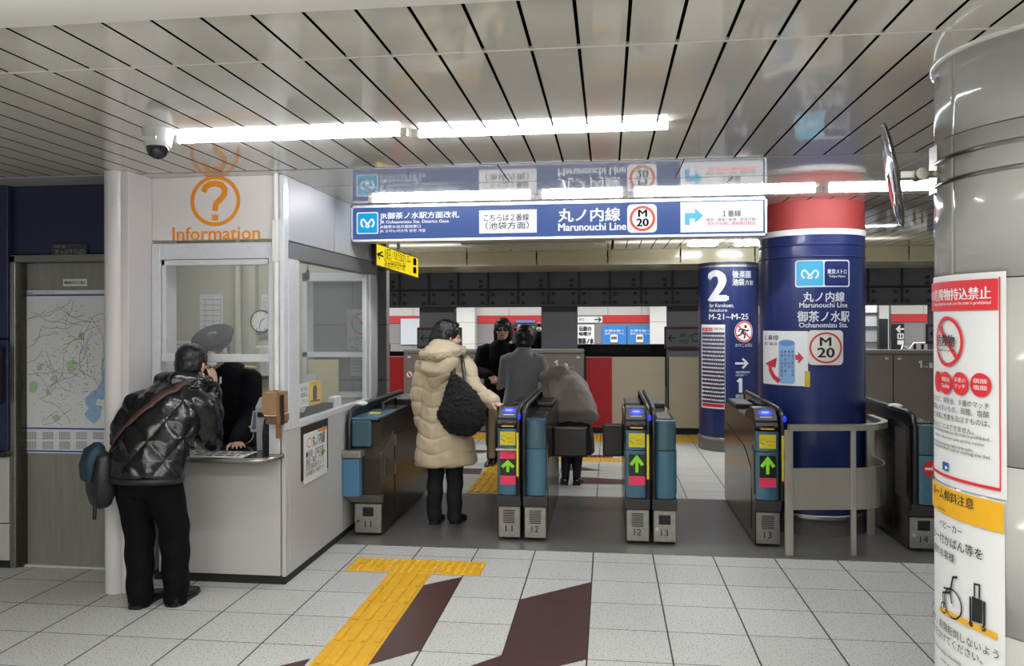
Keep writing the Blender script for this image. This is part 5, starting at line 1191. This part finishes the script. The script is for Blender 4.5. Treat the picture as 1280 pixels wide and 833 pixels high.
def hood(mb):
    c = J['nck']; mb.loft([(c+V((-.12, .04, .02)), .045, .035), (c+V((-.105, -.055, .02)), .065, .055), (c+V((0, -.095, .02)), .08, .065), (c+V((.095, -.05, .015)), .065, .05), (c+V((.115, .04, .01)), .045, .035)], side=(0, 0, 1), n=16)
    mb.loft([(c+V((0, -.06, -.07)), .09, .05), (c+V((0, -.03, .01)), .085, .06)], side=(1, 0, 0))
jk = top(man, 'jacket', m_puff, J, [((-2.52, 4.01, .725), .212, .15), ((-2.52, 4.03, .80), .214, .155), ((-2.515, 4.07, .90), .205, .155), ((-2.503, 4.13, 1.0), .205, .155), ((-2.485, 4.20, 1.10), .20, .15), ((-2.472, 4.26, 1.17), .165, .12), ((-2.462, 4.30, 1.225), .085, .08)], arm=(.090, .080, .055), vox=.008, extra=hood, deform=quilt, sm=6)
MB().loft([((-2.52, 4.01, .712), .208, .146), ((-2.52, 4.012, .735), .211, .149)], side=(1, 0, 0), round_ends=(.1, .1), n=40).build('hem', mat('jacket_hem', '121213', .5), jk)
trousers(man, mat('trousers_black', '09090a', .8, bump=.2, spec=.15), J, (.104, .084, .069), hem=.045, waist=(.185, .135))
m_shoe = mat('shoe_black', '0b0b0c', .25)
shoe(man, (-2.60, 4.02), (-2.60, 4.30), m_shoe); shoe(man, (-2.415, 4.08), (-2.425, 4.36), m_shoe)
def hair_cap(root, c, f, k=1.0, name='hair', up=(0, 0, 1), drop=0.0, m=None, extra=None, vox=.007):
    r, f_, u = frame(f, up); c = V(c); M = Matrix((r, f_, u)).transposed(); mb = MB()
    mb.ball(c+(f_*-.020+u*.040)*k, .090*k, .103*k, .095*k, rot=M); mb.ball(c+(f_*-.055-u*.015)*k, .074*k, .058*k, (.085+drop)*k, rot=M)
    for s in (-1, 1): mb.ball(c+(r*s*.058-f_*.036+u*.005)*k, .030*k, .045*k, (.060+drop)*k, rot=M)
    mb.ball(c+(f_*.036+u*.094)*k, .062*k, .045*k, .026*k, rot=M)
    if extra: extra(mb, c, r, f_, u, k)
    return mb.build(name, m or m_hair, root, remesh=vox, smooth_it=2, deform=lambda p, q: .004*mnoise.noise(p*45)+.002*mnoise.noise(p*110))
hair_cap(man, J['hd'], J['hf'], .97)
ph = MB().box(-.008, .008, -.03, .03, -.06, .06, .004, mx=Matrix.Translation((-2.372, 4.42, 1.262)) @ Matrix.Rotation(.35, 4, 'X')).build('mobile_phone', m_black); tag(ph, 'black mobile phone held to the ear of the person at the counter', 'phone')
bag = thing('shoulder_bag', 'dark teal bag on a brown strap at the hip of the person by the booth', 'bag', (-2.80, 3.97, .6))
m_bagt = mat('bag_teal', '17333f', .6, bump=.4); m_bagb = mat('bag_black', '131517', .45, bump=.3)
MB().loft([((-2.775, 3.99, .615), .10, .05), ((-2.775, 3.99, .66), .125, .062), ((-2.77, 3.985, .76), .12, .06), ((-2.765, 3.98, .845), .095, .045)], side=(.75, -.66, 0), sq=.6, n=28).build('pouch', m_bagb, bag)
MB().loft([((-2.835, 3.955, .735), .085, .02), ((-2.835, 3.955, .79), .10, .024), ((-2.815, 3.955, .86), .09, .03), ((-2.78, 3.97, .885), .07, .04)], side=(.75, -.66, 0), sq=.6, n=28).build('flap', m_bagt, bag)
MB().tube([(-2.745, 3.90, .60), (-2.74, 3.89, .545), (-2.742, 3.892, .53)], .010, 8).build('loose_strap', m_black, bag)
MB().box(-.012, .012, -.006, .006, -.05, .05, .003, mx=Matrix.Translation((-2.752, 3.915, .79)) @ Matrix.Rotation(.4, 4, 'Y')).build('buckle', m_steeld, bag)
strap_on('strap', mat('strap_brown', '4A2E24', .6), bag, [(-2.76, 4.0, .88), (-2.65, 3.98, .98), (-2.52, 4.05, 1.10), (-2.42, 4.15, 1.19), (-2.385, 4.25, 1.215)], jk, .04, .006, outward=(0, -1, .5))
# ---------------------------------------------------------------- clerk in the booth
clerk = thing('person', 'person in a dark uniform and peaked cap bowing behind the booth window', 'person', (-2.60, 5.15, 0))
J = vv(side=(-1, 0, 0), pel=(-2.60, 5.22, .86), wst=(-2.60, 5.18, 1.0), chs=(-2.595, 5.10, 1.17), nck=(-2.61, 5.03, 1.30), hd=(-2.625, 4.97, 1.395), hf=(-.25, -.85, -.5),
       sr=(-2.775, 5.08, 1.215), sl=(-2.425, 5.08, 1.215), er=(-2.80, 5.0, .97), el=(-2.395, 5.03, .96), wr=(-2.70, 4.76, .845), wl=(-2.335, 4.70, .835),
       hr=(-2.69, 5.22, .83), hl=(-2.51, 5.22, .83), kr=(-2.69, 5.2, .46), kl=(-2.51, 5.2, .46), ar=(-2.69, 5.22, .085), al=(-2.51, 5.22, .085))
bd = body(clerk, J, .0055, hands=[((-2.335, 4.70, .826), (.5, -.85, -.06), (0, 0, 1), (-1, 0, 0), .06), ((-2.70, 4.76, .83), (.3, -.95, -.1), (0, 0, 1), (1, 0, 0), .1)])
face(bd, J['hd'], J['hf'])
m_unif = mat('uniform_navy_black', '0b0d12', .85, spec=.15, bump=.2); m_gold = mat('gold_braid', 'C8B888', .5)
top(clerk, 'uniform_jacket', m_unif, J, [((-2.60, 5.23, .74), .19, .14), ((-2.60, 5.21, .90), .185, .135), ((-2.60, 5.17, 1.02), .185, .135), ((-2.595, 5.11, 1.15), .205, .14), ((-2.60, 5.07, 1.24), .17, .11), ((-2.61, 5.03, 1.30), .08, .075)], arm=(.078, .068, .055))
trousers(clerk, mat('trousers_uniform', '0f1118', .8), J)
shoe(clerk, (-2.69, 5.28), (-2.69, 5.0), m_shoe); shoe(clerk, (-2.51, 5.28), (-2.51, 5.0), m_shoe)
hair_cap(clerk, J['hd'], J['hf'], .93)
MB().ball(J['hd']+V((-.015, -.062, -.075)), .058, .05, .045, n=18, m=12).build('face_mask', m_paper, clerk)
r_, f_, u_ = frame((-.25, -.85, -.30)); u_ = (u_+V((.10, -.30, 0))).normalized(); f_ = (f_-u_*f_.dot(u_)).normalized(); r_ = f_.cross(u_)
cc = J['hd']+V((.0, .0, .075))
def capring(h, a, b, dy=0): return [cc+u_*h+f_*dy+r_*a*math.cos(2*PI*k/36)+f_*b*math.sin(2*PI*k/36) for k in range(36)]
m_cap = mat('cap_grey', '1d1f23', .85, spec=.15); cap = MB().rings([capring(-.035, .094, .112), capring(.005, .096, .114), capring(.018, .125, .135, .005), capring(.035, .135, .145, .008), capring(.047, .12, .13, .006), capring(.052, .06, .07, .004), capring(.053, .005, .005)]).build('peaked_cap', m_cap, clerk)
MB().rings([capring(-.034, .097, .115), capring(.003, .099, .117)], caps=False).build('cap_band', m_unif, cap)
MB().rings([capring(-.034, .090, .105), capring(-.045, .088, .135, .022), capring(-.054, .07, .15, .028), capring(-.050, .086, .13, .022), capring(-.028, .09, .106)]).build('visor', m_black, cap)
for a, b in (((-2.44, 5.02, 1.285), (-2.37, 5.05, 1.275)),): MB().tube([a, b], .012, 8).build('epaulette', m_gold, clerk)
MB().tube([V(J['wl'])+V((-.01, .10, .055))+V((.062*math.cos(k), .02*math.sin(k)*0, .0))+V((0, .02*math.cos(k), .062*math.sin(k)-.03)) for k in [2*PI*i/20 for i in range(20)]], .004, 6, closed=True).build('cuff_braid', m_gold, clerk)
MB().box(-.028, .028, -.006, .006, -.018, .018, .003, mx=Matrix.Translation((-2.625, 4.925, 1.19)) @ Matrix.Rotation(.3, 4, 'X')).build('name_badge', m_paper, clerk); MB().box(-.006, .006, -.004, .004, -.022, .022, .002, mx=Matrix.Translation((-2.565, 4.93, 1.20))).build('pen', m_paper, clerk)
# ---------------------------------------------------------------- woman in the cream coat
wom = thing('person', 'person in a long cream hooded coat, walking away, arm out to a gate reader', 'person', (-1.27, 6.0, 0))
J = vv(side=(1, .15, 0), pel=(-1.275, 6.0, .80), wst=(-1.27, 6.0, .97), chs=(-1.265, 6.0, 1.16), nck=(-1.26, 6.02, 1.335), hd=(-1.245, 6.035, 1.468), hf=(.92, .42, -.12),
       sl=(-1.415, 5.98, 1.245), sr=(-1.115, 6.03, 1.245), el=(-1.475, 6.0, 1.0), er=(-1.035, 5.94, 1.06), wl=(-1.46, 6.03, .79), wr=(-.865, 5.815, .985),
       hl=(-1.355, 6.0, .78), hr=(-1.205, 6.0, .78), kl=(-1.355, 6.06, .43), kr=(-1.20, 6.05, .42), al=(-1.36, 6.02, .085), ar=(-1.205, 6.05, .085))
bd = body(wom, J, .0055, .95, hands=[((-.865, 5.815, .985), (.85, -.42, -.30), (-.25, .1, 1), (0, -1, 0), .12, .95), ((-1.46, 6.03, .785), (.05, .1, -1), (-1, 0, 0), (0, 1, 0), .3, .92)], skin=mat('skin_pale', 'CFA591', .5))
face(bd, J['hd'], J['hf'], k=.95)
m_cream = mat('coat_cream', 'B9A88B', .6, bump=.12, bs=40, sheen=.2)
def quilt2(p, q):
    a = abs(math.sin((p.z-.02*math.sin(p.x*20))*PI/.118)); b = abs(math.sin((math.atan2(p.y-6.0, p.x+1.27)*.21)*PI/.165)) if p.z < 1.2 else 1
    return .017*min(a**.42, (.25+.75*b)**.42)-.009+.003*mnoise.noise(p*20)
def hood2(mb):
    c = J['nck']
    mb.loft([(c+V((.10, .05, .02)), .04, .035), (c+V((.09, -.06, .01)), .055, .05), (c+V((0, -.12, -.01)), .07, .06), (c+V((-.10, -.07, .0)), .06, .055), (c+V((-.12, .03, .01)), .045, .04)], side=(0, 0, 1), n=16)
    mb.loft([(c+V((-.05, -.15, -.22)), .05, .04), (c+V((-.04, -.18, -.13)), .12, .075), (c+V((-.02, -.15, -.03)), .15, .09), (c+V((-.01, -.09, .03)), .13, .085)], side=(1, 0, 0))
coat = top(wom, 'coat', m_cream, J, [((-1.258, 5.99, .485), .245, .19), ((-1.262, 5.99, .60), .23, .18), ((-1.27, 6.0, .78), .20, .165), ((-1.268, 6.0, .97), .178, .148), ((-1.265, 6.0, 1.13), .182, .145), ((-1.262, 6.01, 1.25), .158, .115), ((-1.26, 6.02, 1.335), .085, .08)], arm=(.082, .072, .055), vox=.0075, extra=hood2, deform=quilt2)
def fur(p, q): return .010*mnoise.noise(p*60)+.008*mnoise.noise(p*130)
c = J['nck']; MB().loft([(c+V((.125, .045, .03)), .028, .028), (c+V((.13, -.05, .015)), .03, .03), (c+V((.09, -.17, -.0)), .032, .03), (c+V((-.02, -.25, -.02)), .034, .03), (c+V((-.15, -.18, -.01)), .032, .03), (c+V((-.18, -.04, .0)), .03, .028)], side=(0, 0, 1), n=14).build('fur_trim', mat('fur_beige', 'A8977C', .9, bump=.8, bs=120), wom, remesh=.008, smooth_it=1, deform=fur)
trousers(wom, mat('trousers_dark', '121216', .8), J, (.085, .070, .058))
def boot(root, heel, toe, ank, m):
    o = shoe(root, heel, toe, m, .09, .045, 'boot'); MB().loft([(V((heel[0]*.75+toe[0]*.25, heel[1]*.75+toe[1]*.25, .04)), .045, .05), (V(ank)+V((0, 0, .02)), .05, .052), (V(ank)+V((0, 0, .11)), .062, .062)], side=(1, 0, 0)).build('shaft', m, o)
m_boot = mat('boot_suede', '0e0d0e', .85)
boot(wom, (-1.355, 5.97), (-1.345, 6.20), (-1.36, 6.02, .085), m_boot); boot(wom, (-1.205, 6.0), (-1.165, 6.22), (-1.205, 6.05, .085), m_boot)
def bob(mb, c, r, f, u, k):
    mb.ball(c+(-f*.05+u*-.03)*k, .095*k, .085*k, .10*k); 
    for s in (-1, 1): mb.ball(c+(r*s*.07-f*.04-u*.03)*k, .035*k, .05*k, .075*k)
hair_cap(wom, J['hd']-V(J['hf'])*.006, J['hf'], 1.03, extra=bob, drop=.03)
# black bag of the woman
hb = thing('hobo_bag', 'large furry black shoulder bag of the person in the cream coat', 'bag', (-1.09, 5.80, .75))
MB().loft([((-1.105, 5.79, .775), .14, .05), ((-1.10, 5.79, .83), .195, .08), ((-1.095, 5.79, .92), .20, .085), ((-1.115, 5.80, 1.02), .145, .065), ((-1.145, 5.81, 1.11), .085, .04), ((-1.16, 5.815, 1.17), .035, .02)], side=(1, -.25, 0), n=28).build('pouch', mat('bag_fur_black', '0c0b0c', .9, bump=1.0, bs=70), hb, remesh=.009, smooth_it=1, deform=lambda p, q: .010*mnoise.noise(p*40)+.006*mnoise.noise(p*90))
MB().loft([((-1.165, 5.81, 1.14), .022, .009), ((-1.172, 5.845, 1.25), .022, .009), ((-1.165, 5.92, 1.33), .022, .009), ((-1.15, 6.02, 1.355), .022, .009)], side=(1, 0, 0), n=12).build('strap', m_black, hb)
MB().loft([((-1.075, 5.80, 1.10), .014, .007), ((-1.09, 5.86, 1.2), .014, .007), ((-1.12, 5.945, 1.322), .014, .007)], side=(1, 0, 0), n=12).build('strap', m_black, hb)
tb = thing('paper_bag', 'narrow tan bag hanging between the cream coat and gate 11', 'bag', (-.90, 6.05, .5)); MB().box(-.925, -.872, 6.0, 6.16, .52, .92, .012).build('bag_body', mat('kraft_tan', '8F7A58', .8, var=.1), tb); MB().tube([(-.90, 6.03, .92), (-.90, 6.04, .99), (-.90, 6.12, .99), (-.90, 6.13, .92)], .004, 6).build('handle', m_card, tb)
# ---------------------------------------------------------------- person in sunglasses, facing us
sg = thing('person', 'person in sunglasses and black coat facing us on the platform', 'person', (-1.186, 8.610, 0))
J = vv(side=(-1, 0, 0), pel=(-1.186, 8.610, .84), wst=(-1.186, 8.610, 1.0), chs=(-1.186, 8.610, 1.19), nck=(-1.181, 8.599, 1.365), hd=(-1.155, 8.568, 1.495), hf=(.06, -1, -.05),
       sr=(-1.376, 8.610, 1.275), sl=(-0.997, 8.610, 1.275), er=(-1.428, 8.537, 1.03), el=(-0.966, 8.537, 1.03), wr=(-1.281, 8.379, 1.0), wl=(-1.103, 8.379, .95),
       hr=(-1.281, 8.610, .8), hl=(-1.092, 8.610, .8), kr=(-1.281, 8.579, .44), kl=(-1.092, 8.579, .44), ar=(-1.281, 8.610, .085), al=(-1.092, 8.610, .085))
bd = body(sg, J, .007, hands=[((-1.281, 8.379, 1.0), (.6, -.6, -.4), (0, -.3, 1), (0, 0, 1), .4), ((-1.103, 8.379, .95), (-.5, -.6, -.5), (0, -.3, 1), (0, 0, 1), .4)]); face(bd, J['hd'], J['hf'], eyes=False)
m_bk = mat('coat_black', '0c0c0e', .85, bump=.2, spec=.15)
top(sg, 'coat', m_bk, J, [((-1.186, 8.610, .55), .22, .16), ((-1.186, 8.610, .80), .20, .15), ((-1.186, 8.610, .98), .185, .14), ((-1.186, 8.610, 1.17), .20, .14), ((-1.186, 8.610, 1.29), .16, .105), ((-1.181, 8.599, 1.36), .085, .08)], arm=(.08, .07, .055))
trousers(sg, mat('trousers_grey', '26272b', .8), J)
shoe(sg, (-1.281, 8.662), (-1.302, 8.379), m_shoe); shoe(sg, (-1.092, 8.662), (-1.071, 8.379), m_shoe)
def long_hair(mb, c, r, f, u, k):
    for s in (-1, 1): mb.loft([(c+(r*s*.07-f*.025+u*.05), .026, .05), (c+(r*s*.084-f*.03-u*.04), .024, .05), (c+(r*s*.082-f*.03-u*.11), .02, .04)], side=r)
    mb.loft([(c+(-f*.06+u*.03), .085, .05), (c+(-f*.075-u*.12), .09, .04)], side=r)
hair_cap(sg, J['hd'], J['hf'], 1.0, extra=long_hair, drop=.02)
r_, f_, u_ = frame(J['hf']); c = J['hd']+f_*.092+u_*.006; gl = MB()
for s in (-1, 1): gl.ball(c+r_*s*.036, .032, .008, .022, rot=Matrix((r_, f_, u_)).transposed(), n=16, m=8)
gl.tube([c-r_*.02+u_*.005, c+r_*.02+u_*.005], .005, 6)
for s in (-1, 1): gl.tube([c+r_*s*.066+u_*.006, c+r_*s*.08-f_*.09+u_*.006], .004, 6)
gl.build('sunglasses', mat('sunglass_black', '0a0a0c', .1), sg)
# ---------------------------------------------------------------- person in the grey belted coat, back to us
gy = thing('person', 'person in a grey belted wool coat seen from behind, beyond gate 12', 'person', (-0.887, 8.047, 0))
J = vv(side=(1, 0, 0), pel=(-0.892, 8.047, .80), wst=(-0.887, 8.047, .95), chs=(-0.882, 8.047, 1.12), nck=(-0.866, 8.057, 1.28), hd=(-0.850, 8.089, 1.41), hf=(.35, .9, -.15),
       sl=(-1.045, 8.047, 1.20), sr=(-0.708, 8.047, 1.20), el=(-1.088, 8.110, .96), er=(-0.639, 8.047, .97), wl=(-1.003, 8.258, .88), wr=(-0.607, 8.258, .91),
       hl=(-0.977, 8.047, .78), hr=(-0.808, 8.047, .78), kl=(-0.977, 8.068, .43), kr=(-0.808, 8.068, .43), al=(-0.977, 8.047, .085), ar=(-0.808, 8.047, .085))
bd = body(gy, J, .007, .95, hands=[((-0.607, 8.258, .91), (.1, .95, .1), (0, -.2, 1), (-1, 0, 0), .4), ((-1.003, 8.258, .88), (.2, .95, 0), (0, -.2, 1), (1, 0, 0), .4)]); face(bd, J['hd'], J['hf'], k=.95)
m_grey = mat('coat_grey_wool', '7C7D7F', .95, bump=.3, bs=90, sheen=.3)
def collar(mb): c = J['nck']; mb.loft([(c+V((0, -.005, -.03)), .085, .085), (c+V((0, .0, .035)), .078, .08)], side=(1, 0, 0), round_ends=(0, 0))
ct = top(gy, 'coat', m_grey, J, [((-0.892, 8.047, .42), .25, .20), ((-0.892, 8.047, .65), .215, .175), ((-0.887, 8.047, .86), .178, .145), ((-0.887, 8.047, .96), .165, .13), ((-0.882, 8.047, 1.10), .185, .14), ((-0.876, 8.047, 1.21), .165, .11), ((-0.866, 8.057, 1.28), .085, .08)], arm=(.072, .062, .05), extra=collar, vox=.010, deform=lambda p, q: .005*math.sin(math.atan2(p.y-8.047, p.x+.887)*9)*max(0, min(1, (.9-p.z)*3)))
MB().loft([((-0.887, 8.047, .945), .172, .137), ((-0.887, 8.047, .985), .170, .135)], side=(1, 0, 0), n=32, round_ends=(0, 0)).build('belt', m_grey, ct)
trousers(gy, mat('stockings_black', '0e0e10', .8), J, (.075, .06, .05)); shoe(gy, (-0.977, 7.994), (-0.977, 8.258), m_shoe); shoe(gy, (-0.808, 7.994), (-0.797, 8.258), m_shoe)
hair_cap(gy, J['hd'], J['hf'], 1.06, extra=lambda mb, c, r, f, u, k: (mb.ball(c+(-f*.02+u*.02), .105, .115, .115), mb.ball(c+(-f*.03-u*.05), .09, .09, .08)), drop=.0)
# ---------------------------------------------------------------- person bending forward
bn = thing('person', 'person in a grey brown puffer and black skirt bending far forward beyond the gates', 'person', (-.36, 7.6, 0))
J = vv(side=(1, -.1, 0), pel=(-.335, 7.60, .78), wst=(-.37, 7.70, .90), chs=(-.44, 7.86, .98), nck=(-.50, 8.04, .96), hd=(-.53, 8.14, .90), hf=(-.1, .5, -.86), hu=(0, 1, .4),
       sl=(-.575, 7.86, .97), sr=(-.34, 7.97, .95), el=(-.60, 7.80, .74), er=(-.33, 8.08, .74), wl=(-.55, 7.95, .55), wr=(-.42, 8.16, .54),
       hl=(-.41, 7.6, .75), hr=(-.265, 7.6, .75), kl=(-.405, 7.62, .42), kr=(-.29, 7.60, .42), al=(-.415, 7.60, .085), ar=(-.305, 7.60, .085))
bd = body(bn, J, .007, .95, hands=[((-.55, 7.95, .55), (.2, .2, -1), (-1, 0, 0), (0, 1, 0), .4), ((-.42, 8.16, .54), (-.1, .2, -1), (1, 0, 0), (0, 1, 0), .4)]); face(bd, J['hd'], J['hf'], J['hu'], .95)
m_gb = mat('coat_grey_brown', '857B75', .7, bump=.3, bs=40, sheen=.2)
def hood3(mb):
    mb.loft([((-.63, 7.80, 1.03), .05, .045), ((-.55, 7.72, 1.075), .065, .055), ((-.44, 7.71, 1.085), .06, .05), ((-.36, 7.78, 1.05), .04, .04)], side=(0, 0, 1), n=16)
    mb.loft([((-.51, 7.78, 1.03), .12, .05), ((-.52, 7.93, 1.03), .10, .06)], side=(1, 0, 0))
def quilt3(p, q): return .020*abs(math.sin((p.y*.75-p.z*.65+.06*abs(p.x+.4))*PI/.15))**.45*(.4+.6*min(1, abs(p.x+.38)*16))**.7-.010+.008*mnoise.noise(p*13)
top(bn, 'coat', m_gb, J, [((-.335, 7.46, .665), .245, .17), ((-.335, 7.50, .72), .225, .17), ((-.345, 7.57, .81), .20, .165), ((-.375, 7.68, .90), .18, .15), ((-.43, 7.81, .96), .17, .135), ((-.475, 7.95, .97), .145, .11), ((-.50, 8.04, .96), .085, .08)], arm=(.08, .07, .055), extra=hood3, deform=quilt3)
MB().loft([((-.33, 7.60, .31), .195, .165), ((-.33, 7.60, .45), .19, .16), ((-.335, 7.60, .65), .17, .14), ((-.34, 7.60, .80), .14, .12)], side=(1, 0, 0), n=36, round_ends=(.05, .1)).build('skirt', mat('skirt_black', '0b0b0c', .85), bn, remesh=.011, smooth_it=2, deform=lambda p, q: .008*math.sin(math.atan2(p.y-7.6, p.x+.33)*11)*max(0, min(1, (.65-p.z)*3)))
tg = MB()
for a, b, c in (('hl', 'kl', 'al'), ('hr', 'kr', 'ar')): limb(tg, [J[a], J[b], lerp(J[b], J[c], .35), J[c]-V((0, 0, .03))], [.075, .056, .054, .038])
tg.build('tights', mat('tights_black', '121114', .7), bn, remesh=.009, smooth_it=2)
shoe(bn, (-.42, 7.545), (-.435, 7.77), m_shoe, .075, .04); shoe(bn, (-.305, 7.545), (-.285, 7.77), m_shoe, .075, .04)
hair_cap(bn, J['hd'], J['hf'], .97, up=J['hu'])
# ---------------------------------------------------------------- masked person on the far platform
fx_, fy_ = -1.78, 20.3
mk = thing('person', 'small distant person with a white face mask on the opposite platform', 'person', (fx_, fy_, 0))
def o3(x, y, z): return (fx_+x, fy_+y, z)
J = vv(side=(-1, 0, 0), pel=o3(0, 0, .84), wst=o3(0, 0, .98), chs=o3(0, 0, 1.15), nck=o3(0, 0, 1.30), hd=o3(0, -.03, 1.42), hf=(.05, -1, -.1), sr=o3(-.18, 0, 1.22), sl=o3(.18, 0, 1.22), er=o3(-.22, -.02, .97), el=o3(.22, -.02, .97), wr=o3(-.18, -.14, .76), wl=o3(.18, -.14, .76),
       hr=o3(-.09, 0, .8), hl=o3(.09, 0, .8), kr=o3(-.09, -.02, .44), kl=o3(.09, -.02, .44), ar=o3(-.09, 0, .085), al=o3(.09, 0, .085))
bd = body(mk, J, .009, hands=[(o3(-.18, -.14, .76), (0, -.3, -1), (-1, 0, 0), (0, -1, 0), .3), (o3(.18, -.14, .76), (0, -.3, -1), (1, 0, 0), (0, -1, 0), .3)])
top(mk, 'coat', m_bk, J, [(o3(0, 0, .6), .2, .15), (o3(0, 0, .9), .18, .14), (o3(0, 0, 1.13), .19, .135), (o3(0, 0, 1.24), .155, .1), (o3(0, 0, 1.30), .08, .075)], vox=.014)
trousers(mk, m_bk, J, vox=.014); shoe(mk, o3(-.09, .05, 0)[:2], o3(-.1, -.22, 0)[:2], m_shoe); shoe(mk, o3(.09, .05, 0)[:2], o3(.1, -.22, 0)[:2], m_shoe)
hair_cap(mk, J['hd'], J['hf'], 1.0, vox=.01); MB().ball(J['hd']+V((.003, -.078, -.05)), .062, .04, .05, n=16, m=10).build('face_mask', m_paper, mk)
